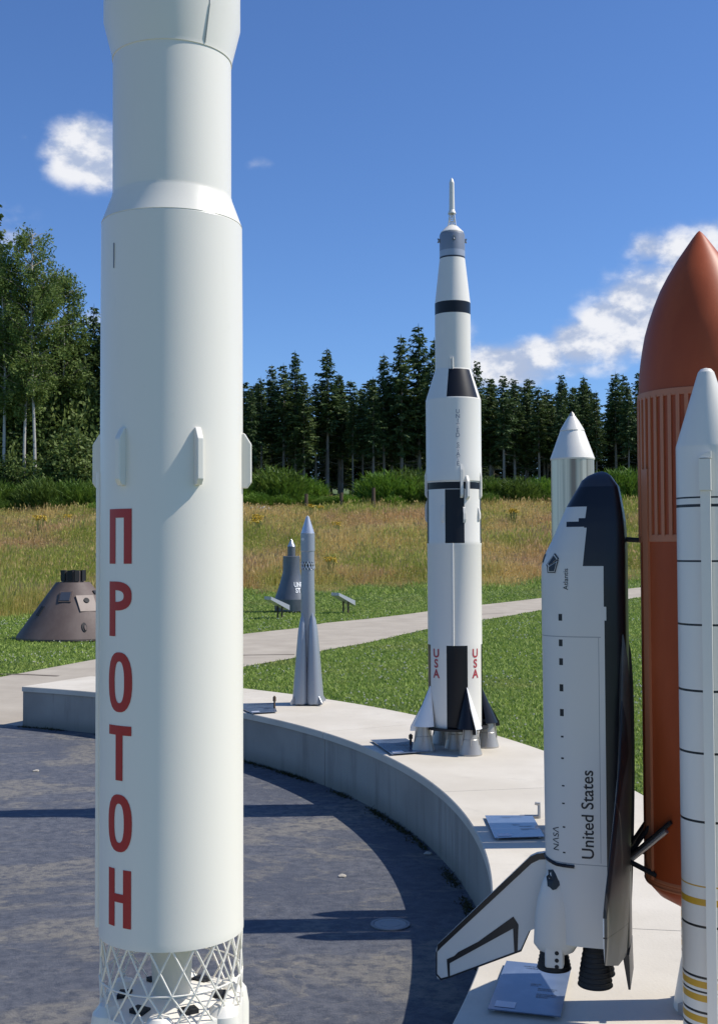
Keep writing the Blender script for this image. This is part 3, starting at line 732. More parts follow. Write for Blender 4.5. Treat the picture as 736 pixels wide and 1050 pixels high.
# ================================================================== 5. shuttle stack
PHI = math.radians(16.0)
BX, BY = math.cos(PHI), -math.sin(PHI)
ETX, ETY = float(PY(721.5, 600, 3.95)[0]), 3.95
def shuttle():
    root = thing('space_shuttle', 'black and white winged shuttle on a rust-orange tank with white ringed booster', 'model shuttle', (ETX, ETY, PZ), -PHI)
    Ez = lambda py: zat(ETX, ETY, py) - PZ
    # --- external tank
    tp = prof(ETX, ETY, [(936, .3), (934, 14), (927, 32), (917, 50), (906, 60), (898, 63), (552, 63.2), (552, 63.2), (408, 63.2)], PZ)
    rT = tp[6][0]; tp[5] = (rT, tp[5][1])
    og = [(385, 62.2), (372, 60.8), (357, 58.6), (343, 56), (329, 52), (313, 46.5), (297, 40), (282, 32), (268, 23.5), (255, 14.5), (245, 7.5), (239, 2.8), (237, .6)]
    b = MatB('rust_foam'); n = b.noise(7, 6, .6, (1, 1, .3)); n2 = b.noise(70, 3)
    c = b.mix(n.smooth(.35, .75), (.36, .066, .017), (.44, .088, .024)); c = b.mix(n2.smooth(.62, .8) * .25, c, (.30, .12, .07))
    m_et = b.set(c, n * .18 + .38, 0, n2, .001, .12, spec=.3)
    m_lt = paint('pale_rust', (.52, .185, .085), .45, .25, (.2, .07, .04), 9)
    m = M(); m.lathe(tp[:7] + [(rT, Ez(408))] + prof(ETX, ETY, og, PZ), 112); et = m.build('external_tank', m_et, root, sharp=50)
    for y in (407.5, 552):
        m = M(); m.lathe([(rT, Ez(y) - .012), (rT * 1.02, Ez(y) - .011), (rT * 1.02, Ez(y) + .011), (rT, Ez(y) + .012)], 96); m.build('tank_band', m_lt, et)
    NS = 46; m = M()
    for k in range(NS):
        a = 2 * PI * (k + .3) / NS; m.box((rT * 1.0 * math.sin(a), -rT * math.cos(a), (Ez(407.5) + Ez(552)) / 2), (.0125, .011, Ez(407.5) - Ez(552) - .01), a)
    m.build('ribbed_panel', m_lt, et)
    m = M(); m.lathe([(rT, Ez(902)), (rT * .985, Ez(904)), (rT * .99, Ez(900)), (rT * 1.008, Ez(896)), (rT, Ez(894))], 96); m.build('tank_band', m_lt, et)
    m = M(); a = math.radians(-60)             # pale cable tray facing the shuttle side
    m.box((rT * 1.006 * math.sin(a), -rT * 1.006 * math.cos(a), (Ez(482) + Ez(896)) / 2), (.034, .014, Ez(482) - Ez(896)), a); m.build('cable_tray', m_lt, et)
    # --- boosters
    for sg in (-1, 1):
        cy = sg * (.2215 + .096); cw = (ETX + BX * 0 + math.sin(PHI) * cy, ETY + math.cos(PHI) * cy)
        # near booster is the one towards the camera: local -y
        nx, ny = cw
        if sg < 0: ref = cw
    ref = (ETX + math.sin(PHI) * -.3175, ETY + math.cos(PHI) * -.3175)
    fr = lambda rows: prof(ref[0], ref[1], rows, PZ, True)
    rB = fr([(600, 31.2)])[0][0]; Zs = lambda py: fr([(py, 31)])[0][1]
    lines = [(508.8, 510.6, 0), (516.6, 519.6, 0), (574.4, 576.4, 0), (640, 642.2, 0), (708, 710.4, 0), (772, 774.4, 0), (842.5, 845, 0), (909.5, 911, 1), (923, 930, 1), (950.5, 953, 0), (1003, 1005.5, 0), (1008, 1015, 1), (1018, 1020, 0), (1022, 1029, 1), (1039, 1041.5, 0), (1044, 1051, 1), (1055, 1058, 0)]
    b = MatB('booster_paint'); x, y, z = b.xyz(); n1 = b.noise(6, 5, .6, (1, 1, .12))
    kb = ky = None
    for y0, y1, q in lines:
        e = z.btw(Zs(y1), Zs(y0))
        if q: ky = e if ky is None else ky + e
        else: kb = e if kb is None else kb + e
    c = b.mix(n1.smooth(.5, .85) * .16, (.79, .75, .665), (.38, .36, .32)); c = b.mix(ky, c, (.60, .34, .03)); c = b.mix(kb, c, (.012, .012, .014))
    m_srb = b.set(c, n1 * .2 + .28, 0, b.noise(40, 2), .001, .08)
    for sg in (-1, 1):
        cy = sg * .3175
        tip = fr([(455, 31.2), (403, 12.5), (388, 8.6)]); ztop = zat(ref[0], ref[1], 377.5) - PZ
        bx_ = .012 if sg < 0 else 0
        m = M(); m.lathe([(rB * .9, .0), (rB * 1.32, .0), (rB * 1.30, .02), (rB * 1.02, .17), (rB, .175), (rB, Zs(457)), (rB * .995, Zs(455)), (rB * .30, ztop - .026), (rB * .26, ztop - .014), (rB * .17, ztop - .004), (.001, ztop)], 80, (bx_, cy)); sb = m.build('solid_booster', m_srb, root)
        for k in range(4): m = M(); a = PI / 4 + k * PI / 2; m.box((bx_ + rB * 1.3 * math.sin(a), cy - rB * 1.3 * math.cos(a), .02), (.03, .03, .04), a); m.build('hold_down_post', m_rod, sb)
        m = M(); a = math.radians(-4) if sg < 0 else math.radians(150); zc0, zc1 = .2, Zs(500)
        ra = rB + .004; m.box((bx_ + ra * math.sin(a), cy - ra * math.cos(a), (zc0 + zc1) / 2), (.029, .040, zc1 - zc0), a)
        m.box((bx_ + ra * math.sin(a), cy - ra * math.cos(a), Zs(487)), (.034, .056, Zs(470) - Zs(502)), a)
        ou = [(-.018, 0), (.018, 0), (.018, .022), (.012, .02), (-.014, .006)]
        mk = lambda sg2: (lambda p: (bx_ + ra * math.sin(a) + p[0] * math.cos(a) + sg2 * .017 * math.sin(a), cy - ra * math.cos(a) + p[0] * math.sin(a) - sg2 * .017 * math.cos(a), Zs(470) + p[1]))
        m.prism(ou, mk(-1), mk(1)); m.build('cable_tunnel', m_white, sb)
        for zz in (.45, 1.85): m = M(); m.tube((0, cy - sg * rB * .95, zz), (0, sg * rT * .97, zz), .010); m.build('attach_strut', m_rod, sb)
    # --- orbiter (local x towards the tank, -y is starboard, towards the camera)
    OX = -.377; XB, XT, WD = .124, -.148, .122
    CX, CY = ETX + BX * OX, ETY + BY * OX
    def PO(px, py, yl):                       # pixel -> (x, z) on the plane y_local = yl of the orbiter
        d = ray(px, py); n = np.array([math.sin(PHI), math.cos(PHI), 0]); p0 = np.array([CX, CY, 0]) + n * yl
        t = (n @ (p0 - CAM)) / (n @ d); p = CAM + d * t; q = p - np.array([CX, CY, 0])
        return float(q[0] * BX + q[1] * BY), float(p[2] - PZ)
    zo = lambda py: PO(600, py, -.10)[1]
    SEC = [(484.2, .060, .066, .004), (485.5, .04, .082, .018), (489, .012, .098, .036), (494, -.008, .109, .049), (500, -.026, .117, .060), (508, -.048, .124, .071), (520, -.070, .131, .083), (535, -.092, .136, .094), (552, -.116, .139, .103), (566, -.134, .14, .110), (574, -.144, .14, .113), (581, -.150, .14, .115), (600, -.151, .14, .119), (640, -.1505, .14, WD), (700, -.149, .14, WD), (780, -.1475, .14, WD), (860, -.146, .14, WD), (884, -.146, .14, WD), (930, -.140, .14, .124), (969, -.135, .14, .126)]
    SEC = [(zo(a) + (.008 if a < 505 else 0), b_ - (.018 if a < 495 else .010 if a < 566 else .016), c_ - (.024 if a < 495 else .018 if a < 530 else .016), d_) for a, b_, c_, d_ in SEC]
    def sec(z):
        zs = [s[0] for s in SEC][::-1]
        return [float(np.interp(z, zs, [s[i] for s in SEC][::-1])) for i in (1, 2, 3)]
    NP = 64
    def ring(z):
        xt, xb, w_ = sec(z); xm = xt + (xb - xt) * .52; out = []
        for k in range(NP):
            a = 2 * PI * k / NP; c_, s_ = math.cos(a), math.sin(a)
            e = 2.6 if c_ < 0 else 6.0
            q = 1 / (abs(c_) ** e + abs(s_) ** e) ** (1 / e)
            out.append((xm + c_ * q * ((xb - xm) if c_ > 0 else (xm - xt)), s_ * q * w_))
        return out
    def ysurf(x, z):
        xt, xb, w_ = sec(z); xm = xt + (xb - xt) * .52
        h, e = ((xb - xm), 6.0) if x > xm else ((xm - xt), 2.6)
        t = min(.995, abs(x - xm) / h); return w_ * (1 - t ** e) ** (1 / e)
    zlist = sorted(set([s[0] for s in SEC] + list(np.linspace(SEC[-1][0], SEC[0][0] - .01, 60))), reverse=True)
    m = M(); vs, fs = [], []
    for z in zlist: vs += [(x, y, z) for x, y in ring(z)]
    for i in range(len(zlist) - 1):
        for k in range(NP): fs.append((i * NP + k, i * NP + (k + 1) % NP, (i + 1) * NP + (k + 1) % NP, (i + 1) * NP + k))
    fs.append(tuple(range(NP))); fs.append(tuple((len(zlist) - 1) * NP + k for k in range(NP)))
    m.add(vs, fs, 0, True)
    ys = -.118
    X_ = lambda px, py=650: PO(px, py, ys)[0]
    b = MatB('orbiter_tiles'); x, y, z = b.xyz(); n1 = b.noise(6, 5, .6, (1, 1, .2)); n2 = b.noise(50, 2)
    Zp = lambda py: PO(600, py, ys)[1]
    bl = (z > Zp(519))
    bl = bl + z.btw(Zp(541), Zp(519)) * (x + (z - Zp(519)) * -.12 > X_(600.3, 530))
    bl = bl + z.btw(Zp(540), Zp(534.5)) * (x > X_(579, 537))
    bl = bl + z.btw(Zp(535), Zp(531)) * (x > X_(592, 533))
    bl = bl + z.btw(Zp(580.5), Zp(541)) * (x + (z - Zp(541)) * -.10 > X_(600.5, 541))
    bl = bl + z.btw(Zp(622), Zp(580.5)) * (x > X_(618.4, 600))
    bl = bl + z.btw(Zp(636), Zp(622)) * (x > X_(621.2, 630)) + (z < Zp(636)) * (x > X_(620.0, 700))
    bl = bl.min(1)
    cap = z > Zp(498)
    ya = y.abs()
    def rects(lst):
        e = None
        for px, py, w_, h_ in lst:
            x0, z0 = PO(px, py, -.085); q = ((x - x0).abs() < w_ / 2) * ((z - z0).abs() < h_ / 2) * (ya > .03)
            e = q if e is None else e + q
        return e
    vents = rects([(575, 632.5, .013, .023), (575.4, 658.5, .013, .023), (575.8, 677.7, .013, .023), (576.2, 704.3, .013, .024), (576.6, 729.5, .013, .024), (577, 754, .009, .006), (577.3, 776, .009, .006), (578, 804, .009, .005), (578.2, 822, .009, .005), (578.8, 846, .009, .005), (579, 872, .009, .005), (579.6, 884, .011, .005)])
    seam = ((z - Zp(653.2)).abs() < .0016) * (x < X_(615.5)) + ((z - Zp(886.5)).abs() < .0014) + ((x - X_(614.5, 760)).abs() < .0011) * z.btw(Zp(884), Zp(653)) * (ya > .06)
    c = b.mix(n1.smooth(.45, .8) * .14, (.69, .66, .60), (.40, .39, .37))
    c = b.mix(seam.min(1) * .75, c, (.22, .22, .23)); c = b.mix(vents.min(1), c, (.010, .010, .014))
    c = b.mix(bl, c, b.mix(n1.smooth(.4, .7), (.006, .007, .011), (.010, .011, .016)))
    c = b.mix(cap, c, (.035, .038, .05))
    m_orb = b.set(c, n1 * .2 + .26, 0, n2, .0006, .1)
    orb = m.build('orbiter', m_orb, root, sharp=60, loc=(OX, 0, 0))
    m_tile = paint('black_tiles', (.014, .014, .016), .34, .3, (.05, .048, .045), 10)
    m_wh = paint('orbiter_white', (.69, .66, .60), .38, .14, (.4, .4, .4), 6)
    # cockpit windows: panes let into the flight deck, seen on the shoulder and the brow
    m = M()
    def pane(pts, sgn, eps, mi, mm_):
        vs = []
        for px, py in pts:
            x_, z_ = PO(px, py, -.055); vs.append((x_, sgn * (ysurf(x_, z_) + eps), z_))
        mm_.add(vs, [tuple(range(len(vs)))], mi)
    side1 = [(562.6, 578), (568.6, 569.5), (571.6, 573.4), (563.6, 579.8)]
    side2 = [(563.4, 581.2), (571.6, 576.2), (569.2, 585.6), (563.8, 585.6)]
    for sgn in (-1, 1):
        mo = M()
        for s_ in (side1, side2):
            cx_ = sum(p[0] for p in s_) / len(s_); cy_ = sum(p[1] for p in s_) / len(s_)
            pane([(cx_ + (a - cx_) * 1.55, cy_ + (b2 - cy_) * 1.45) for a, b2 in s_], sgn, .0035, 0, mo)
            pane([(cx_ + (a - cx_) * 1.25, cy_ + (b2 - cy_) * 1.2) for a, b2 in s_], sgn, .0045, 1, mo)
            pane(s_, sgn, .0055, 0, mo)
        mo.build('cockpit_window', [m_tile, m_wh], orb)
    for y0, y1 in ((-.052, -.022), (-.018, .018), (.022, .052)):
        m = M(); vs = []
        for zz, yy in ((Zp(568), y0), (Zp(568), y1), (Zp(577), y1 * 1.05), (Zp(577), y0 * 1.05)):
            xt, xb, w_ = sec(zz); xm = xt + (xb - xt) * .52; t = min(.99, abs(yy) / w_); vs.append((xm - (xm - xt) * (1 - t ** 2.6) ** (1 / 2.6) - .0025, yy, zz))
        m.add(vs, [(0, 1, 2, 3)]); m.build('windscreen', m_tile, orb)
    # lettering on both flanks
    def side_text(txt, pxc, pyc, L, h, mat, bold=.0):
        x0, z0 = PO(pxc, pyc, -.112)
        for sgn in (-1, 1):
            bm = cut(text_bm(txt, L, h, bold), .012, .012)
            # reading upwards on starboard, baseline towards the belly
            if sgn < 0: wrap(bm, lambda u, v: (x0 - v, -(ysurf(x0 - v, z0 + u) + .0011), z0 + u), 'lettering', mat, orb)
            else: wrap(bm, lambda u, v: (x0 + v, ysurf(x0 + v, z0 + u) + .0011, z0 + u), 'lettering', mat, orb)
    k = 3.95 / F
    side_text('United States', 602.2, 834.5, 89 * k, 12.5 * k, m_ink, .012)
    side_text('N\u039bS\u039b', 569.2, 860, 24 * k, 6.4 * k, m_ink, .0)
    side_text('Atlantis', 579.6, 594, 22 * k, 4.9 * k, m_ink, .004)
    # wings
    ztip0, ztip1 = zo(987) + .105, zo(987) + .30
    zr = zo(975)
    def wing(sgn):
        LE = [(.105, zo(650)), (.13, zo(690)), (.165, zo(735)), (.215, zo(775)), (.27, .885), (.42, .735), (.555, .61), (.562, .59)]
        TE = [(.565, .423), (.30, .335), (.105, zr)]
        le = LE; te = TE
        m = M(); N = len(le); cols = []
        allp = []
        for yy in np.linspace(.105, .565, 22):
            zl = float(np.interp(yy, [p[0] for p in LE], [p[1] for p in LE])); zt = float(np.interp(yy, [p[0] for p in TE[::-1]], [p[1] for p in TE[::-1]]))
            xb = XB - .012 - .075 * (yy - .105) ; th = .020 * (1 - (yy - .105) / .50) + .006
            col = []
            for t in np.linspace(0, 1, 14):
                f = (4 * .9 * math.sqrt(t) * (1 - t) ** .9 + .06 * (1 - t)) * th
                col.append((t, f))
            up = [(xb - f * .35, sgn * yy, zl + (zt - zl) * t) for t, f in col]; dn = [(xb + f * .6 + .002, sgn * yy, zl + (zt - zl) * t) for t, f in col]
            allp.append(up + dn[::-1][0:])
        L = len(allp[0]); vs = [p for c2 in allp for p in c2]; fs = [(i * L + k, i * L + (k + 1) % L, (i + 1) * L + (k + 1) % L, (i + 1) * L + k) for i in range(len(allp) - 1) for k in range(L)]
        fs.append(tuple(range(L))); fs.append(tuple((len(allp) - 1) * L + k for k in range(L)))
        m.add(vs, fs, 0, True)
        b = MatB('wing_tiles'); x, y, z = b.xyz(); ya = y.abs(); n1 = b.noise(9, 4); nrm = b.nt.nodes.new('ShaderNodeNewGeometry')
        top = ((x + (ya - .105) * .075) < (XB - .0125)) * (ya > .22)
        hz = ((z - (zr + .105 + (ya - .105) * .20)).abs() < .0022)
        gap = ((ya - .33).abs() < .0015) * (z < zr + .11)
        le1 = (z > (.855 - (ya - .27) * 1.0)) * (ya > .15)
        c = b.mix(n1.smooth(.35, .7), (.060, .056, .050), (.10, .092, .08)); c = b.mix(top * (1 - le1), c, (.68, .69, .69)); c = b.mix((hz + gap).min(1), c, (.006, .006, .006)); c = b.mix(le1, c, (.014, .014, .016))
        return m.build('wing', b.set(c, n1 * .2 + .3), orb, sharp=50)
    wing(-1); wing(1)
    # body flap
    m = M(); z0, z1 = zo(1010), zr
    ou = [(XB - .002, z1), (XB - .024, z1), (XB - .006, z0), (XB + .001, z0)]
    m.prism(ou, lambda p: (p[0], -.105, p[1]), lambda p: (p[0], .105, p[1])); m.build('body_flap', m_tile, orb)
    # manoeuvring pods
    def pod(sgn):
        m = M(); rows = []; N = 28
        for py, cx_, rx_, ry_ in ((884, 569, .004, .004), (887, 568.5, .020, .016), (893, 568, .034, .026), (905, 567.8, .052, .036), (920, 567, .064, .044), (935, 566.5, .071, .049), (950, 566.2, .074, .051), (962, 566, .075, .052), (968, 565.5, .074, .051), (974, 566, .060, .042), (976, 567, .045, .034)):
            x0, z_ = PO(cx_, py, -.075); x0 = min(x0, -.09)
            rows.append([(x0 + .012 + rx_ * math.cos(a), sgn * (.072 + ry_ * math.sin(a)), z_) for a in np.linspace(0, 2 * PI, N, endpoint=False)])
        vs = [p for r in rows for p in r]; fs = [(i * N + k, i * N + (k + 1) % N, (i + 1) * N + (k + 1) % N, (i + 1) * N + k) for i in range(len(rows) - 1) for k in range(N)]
        fs += [tuple(range(N)), tuple((len(rows) - 1) * N + k for k in range(N))]
        m.add(vs, fs, 0, True); pd = m.build('manoeuvring_pod', m_wh, orb, sharp=60)
        # thruster housing below, with four ports
        x0, za = PO(567.5, 966, -.115); _, zb = PO(567.5, 993, -.115)
        m = M(); m.box((x0, sgn * .100, (za + zb) / 2), (.062, .040, za - zb)); h = m.build('thruster_housing', m_wh, pd); bv = h.modifiers.new('b', 'BEVEL'); bv.width = .008; bv.segments = 3
        for py in (970, 977.5, 985, 991.5):
            m = M(); xx, zz = PO(570.5, py, -.12); m.lathe([(.0004, .0014), (.0068, .0014), (.0072, -.001)], 16, axis=((xx, sgn * .1205, zz), (1, 0, 0), (0, 0, 1), (0, sgn, 0))); m.build('thruster_port', m_hole, h)
        # black patch of tiles on the pod nose
        m = M(); xc, zc = PO(567, 903, -.105); vs = []
        pts = [(-.020, .030), (-.004, .034), (.010, .036), (.020, .026), (.024, .012), (.020, .0), (.022, -.012), (.010, -.026), (-.002, -.030), (-.012, -.022), (-.020, -.020), (-.022, -.004), (-.026, .008), (-.018, .016)]
        cpt = []
        for u, v in pts + [(0, 0)]:
            zz = zc + v; xx = xc + u
            rx_ = float(np.interp(zz, [PO(568, q, -.075)[1] for q in (950, 935, 920, 905, 893, 887)], [.074, .071, .064, .052, .034, .020])); ry_ = float(np.interp(zz, [PO(568, q, -.075)[1] for q in (950, 935, 920, 905, 893, 887)], [.051, .049, .044, .036, .026, .016]))
            x0 = min(PO(567.8, 905, -.075)[0], -.09) + .012
            t = max(-.93, min(.93, (xx - x0) / rx_)); cpt.append((xx, sgn * (.072 + ry_ * math.sqrt(1 - t * t) + .003), zz))
        m.add(cpt, [(k, (k + 1) % len(pts), len(pts)) for k in range(len(pts))]); m.build('tile_patch', m_tile, pd)
        # rim strip where pod meets the bay
        m = M(); x1, z1_ = PO(549, 878, -.09); x2, z2_ = PO(588.5, 888.5, -.118)
        prev = None
        for t in np.linspace(0, 1, 12):
            xx = x1 + (x2 - x1) * t; zz = z1_ + (z2_ - z1_) * min(1, t * 1.9); xx = max(xx, sec(zz)[0] + .002); pnt = (xx, sgn * (ysurf(xx, zz) + .002), zz)
            if prev: m.tube(prev, pnt, .0065, seg=6)
            prev = pnt
        m.build('seal_strip', m_tile, pd)
    pod(-1); pod(1)
    # main engines
    def bell(cx_, cy_, zt, zb_, rb_, name='engine_bell'):
        m = M(); pr = []; n = 9
        for i in range(n + 1):
            t = i / n; r = rb_ * (.52 + .48 * t ** .7); z_ = zt + (zb_ - zt) * t; pr += [(r, z_), (r * 1.035, z_ - (zt - zb_) * .012), (r * 1.035, z_ - (zt - zb_) * .03), (r, z_ - (zt - zb_) * .042)]
        pr += [(rb_ * .96, zb_ - (zt - zb_) * .042), (rb_ * .4, zt)]
        m.lathe(pr, 36, (cx_, cy_)); return m.build(name, m_blackmatte, orb)
    xe, ze0 = PO(609.5, 969, -.055); _, ze1 = PO(609.5, 1008, -.055)
    bell(xe, -.056, ze0 + .02, ze1, .057); bell(xe, .056, ze0 + .02, ze1, .057)
    xu, zu0 = PO(567.5, 958, 0); _, zu1 = PO(567.5, 991, 0); bell(xu, 0, zu0, zu1, .057)
    # aft bulkhead block
    m = M(); m.box(((xe + xu) / 2, 0, SEC[-1][0] + .004), (.14, .13, .03)); m.build('aft_bulkhead', m_blackmatte, orb)
    # tail fin
    T = lambda px, py: PO(px, py, 0.0)
    fin = [T(572, 873), T(558, 873.5), T(550, 874.5), T(543.5, 877.5), T(448.9, 968), T(447.4, 973), T(447.2, 998), T(448.5, 1002.5), T(452, 1004.3), T(461, 1001.8), T(534.5, 974), T(543.8, 953), T(565, 945)]
    m = M(); th = lambda p: .013 * (1 - .6 * max(0, min(1, (-.16 - p[0]) / .36)))
    m.prism(fin, lambda p: (p[0], -th(p), p[1]), lambda p: (p[0], th(p), p[1])); tf = m.build('tail_fin', m_wh, orb)
    def strip(pts, close=False):
        for sgn in (-1, 1):
            m = M(); q = [T(*p) for p in pts]; m.add([(p[0], sgn * (th(p) + .0015), p[1]) for p in q], [tuple(range(len(q)))]); m.build('tile_trim', m_tile, tf)
    strip([(560, 873.2), (550, 874.5), (543.5, 877.5), (448.9, 968), (447.9, 976), (453, 970.5), (545, 884.5), (553, 880.5), (562, 880)])
    strip([(458, 983), (466, 979.5), (470, 975.5), (491, 964.5), (499, 958.5), (526.5, 938.8), (531.8, 947), (530.8, 974.5), (527.5, 975.5), (526.2, 951), (461, 987.2)])
    strip([(458.2, 983.5), (461.2, 986.8), (461.4, 1001.4), (459.6, 1002)])
    strip([(447.2, 975), (448.4, 976), (448.4, 998), (452.5, 1002.4), (461, 1000.2), (534, 972.6), (543, 953), (544, 953.4), (534.8, 974.4), (461, 1002), (452, 1004.6), (447.2, 999)])
    # struts to the tank
    m = M(); zf = zo(553); m.tube((XB - .01, 0, zf), (-OX - rT * .98, 0, zf - .004), .0085, seg=10); m.build('forward_strut', m_blackmatte, orb)
    za = zo(880)
    for sgn in (-1, 1):
        y0 = sgn * .085
        for e_, f_, dz, r_ in ((.55, .9, .155, .0075), (.78, .6, -.035, .009), (.85, .5, .13, .007)):
            m = M(); m.tube((XB - .01, y0, za), (-OX - rT * e_, sgn * rT * f_, za + dz), r_, seg=8); m.build('aft_strut', m_blackmatte, orb)
        m = M(); m.box((XB - .005, y0, za - .01), (.02, .02, .05)); m.build('strut_fitting', m_blackmatte, orb)
    m = M(); m.tube((XB + .012, -.095, za + .008), (-OX - rT * .62, -rT * .86, za + .125), .0085, seg=8); m.build('feed_line', m_rod, orb)
shuttle()
# ================================================================== information plates and stakes on the platform
def info_plate(corners, label, z=.018):
    P4 = [G(px, py, PZ + z) for px, py in corners]; c = sum(P4) / 4
    root = thing('information_plate', label, 'information plate', (c[0], c[1], PZ))
    L = [p - c for p in P4]
    b = MatB('printed_panel'); n = b.noise(9, 4)
    pm = b.set(b.mix(n.smooth(.4, .7), (.11, .145, .22), (.14, .18, .26)), n * .1 + .12, coat=.4)
    m = M(); m.prism(L, lambda p: (p[0], p[1], z - .004), lambda p: (p[0], p[1], z)); pn = m.build('panel', pm, root)
    for p in L: m = M(); m.tube((p[0] * .85, p[1] * .85, 0.0), (p[0] * .85, p[1] * .85, z - .004), .010, seg=8); m.build('foot', m_rod, root)
    # rows of fine print too small to read, and a pale corner card
    m = M(); mc = M()
    def uv(u, v): 
        a = L[0] * (1 - u) + L[1] * u; d = L[3] * (1 - u) + L[2] * u; q = a * (1 - v) + d * v; return q
    for k in range(9):
        v = (.08, .12, .44, .47, .52, .55, .63, .66, .69)[k]
        u = (.30, .34, .48, .48, .60, .60, .60, .60, .60)[k]; ue = (.75, .5, .62, .58, .88, .84, .88, .86, .74)[k]
        while u < ue:
            w_ = rnd.uniform(.012, .04); q = [uv(u, v), uv(u + w_, v), uv(u + w_, v + .010), uv(u, v + .010)]
            m.add([(p[0], p[1], z + .0012) for p in q], [(0, 1, 2, 3)]); u += w_ + .012
    m.build('fine_print', m_ink, pn)
    q = [uv(.08, .84), uv(.36, .84), uv(.36, .95), uv(.08, .95)]; mc.add([(p[0], p[1], z + .0014) for p in q], [(0, 1, 2, 3)]); mc.build('corner_card', paint('pale_card', (.5, .53, .6), .3, 0), pn)
info_plate([(519, 985), (585.5, 991.5), (574.5, 1042), (499.5, 1034)], 'bluish information plate lying on the platform below the shuttle tail')
info_plate([(497, 836), (545.5, 836), (558, 857.5), (507, 859)], 'bluish information plate beside the silver rocket, in its shadow band')
info_plate([(380, 758.5), (416, 757), (441, 770), (401, 773)], 'bluish information plate at the foot of the tall black and white rocket')
info_plate([(240, 722.5), (281, 721), (284, 729.5), (258, 731)], 'bluish information plate at the foot of the small all-grey rocket')
def stake(px, py, top, label, hook=0):
    p = G(px, py, PZ); h = zat(p[0], p[1], top) - PZ
    root = thing('metal_stake', label, 'stake', (p[0], p[1], PZ))
    m = M(); m.tube((0, 0, 0), (0, 0, h), .011, .009, 8); m.build('rod', m_brown if not hook else m_rod, root)
    m = M()
    if hook: m.tube((0, 0, .012), (-.12, 0, .012), .010, seg=8); m.tube((0, 0, h - .01), (-.025, 0, h - .004), .010, seg=8)
    else: m.tube((0, 0, h * .62), (0, 0, h * .92), .017, seg=8)
    m.build('clamp', m_rod if hook else m_brown, root)
stake(281.5, 728, 713.5, 'short brown stake standing beside the small all-grey rocket')
stake(421, 765.5, 752.5, 'short brown stake under a fin of the tall black and white rocket')
stake(552.5, 839, 823, 'grey hooked stake on the platform just left of the shuttle', 1)

# ================================================================== capsules on the far lawn
def apollo():
    p = GT(75, 654.5); X, Y = p[0], p[1]
    root = thing('space_capsule', 'brown cone-shaped space capsule on the grass behind the left end of the platform', 'space capsule', (X, Y, float(terr(X, Y)) - .01), face_rz(X, Y))
    k = Y / F; Zc = lambda py: (654.5 - py) * k
    b = MatB('capsule_brown'); n = b.noise(1.5, 5, .6, (1, 1, .3)); n2 = b.noise(14, 3)
    cm = b.set(b.mix(n.smooth(.3, .7), (.105, .076, .066), (.15, .115, .10)), n2 * .15 + .55, 0, spec=.3)
    m = M(); m.lathe([(54 * k, 0), (56 * k, .03), (56 * k, .07), (55 * k, .11), (17 * k, Zc(597)), (.01, Zc(597))], 72); body = m.build('hull', cm, root)
    m = M(); m.lathe([(11.5 * k, Zc(597)), (11.5 * k, Zc(586.5)), (10.5 * k, Zc(585.5)), (.01, Zc(585.5))], 32); m.build('docking_collar', cm, root)
    for a in (-50, -14, 18, 55, 110, 180, 240):
        m = M(); a = math.radians(a); m.box((11.4 * k * math.sin(a), -11.4 * k * math.cos(a), Zc(590.2)), (5.0 * k, 3.0 * k, 11 * k), a); m.build('latch_box', m_blackmatte, root)
    sl = math.atan2((55 - 17) * k, Zc(597) - .11)
    def onc(px, py):                # point on the cone face at (px, py)
        z = Zc(py); r = (55 + (17 - 55) * (z - .11) / (Zc(597) - .11)) * k; th = math.asin(max(-.99, min(.99, (px - 75) * k / r))); return r, th, z
    def panel(px, py, w_, h_, mat, name, d=.02, round_=False):
        r, th, z = onc(px, py); m = M(); n = Vector((math.sin(th) * math.cos(sl), -math.cos(th) * math.cos(sl), math.sin(sl))); t = Vector((math.cos(th), math.sin(th), 0)); u = n.cross(t) * -1
        c = Vector((r * math.sin(th), -r * math.cos(th), z))
        if round_: m.lathe([(.001, d), (w_ / 2, d), (w_ / 2, -.01)], 24, axis=(c, t, u * (h_ / w_), n))
        else:
            vs = [c + t * (sx * w_ / 2) + u * (sy * h_ / 2) + n * dz for dz in (-.02, d) for sx, sy in ((-1, -1), (1, -1), (1, 1), (-1, 1))]
            m.add(vs, [(0, 1, 2, 3), (4, 5, 6, 7), (0, 1, 5, 4), (1, 2, 6, 5), (2, 3, 7, 6), (3, 0, 4, 7)])
        return m.build(name, mat, root)
    b2 = MatB('window_glass'); gl = b2.set((.05, .06, .08), .3)
    f = panel(68, 611, .30, .30, cm, 'window_frame', .02); 
    panel(67.6, 611, .24, .24, gl, 'window', .03)
    panel(88.5, 617.5, .46, .46, paint('hatch_brown', (.17, .12, .10), .5, .2), 'hatch', .008)
    panel(88, 615, .14, .14, m_hole, 'hatch_window', .03, True); panel(86, 640.5, .12, .26, m_hole, 'vent', .02, True); panel(86.8, 641.5, .05, .15, cm, 'vent_flap', .04, True)
    panel(43.5, 625, .14, .26, m_hole, 'side_window', .015); panel(96.5, 607.5, .16, .10, m_blackmatte, 'thruster', .03)
apollo()
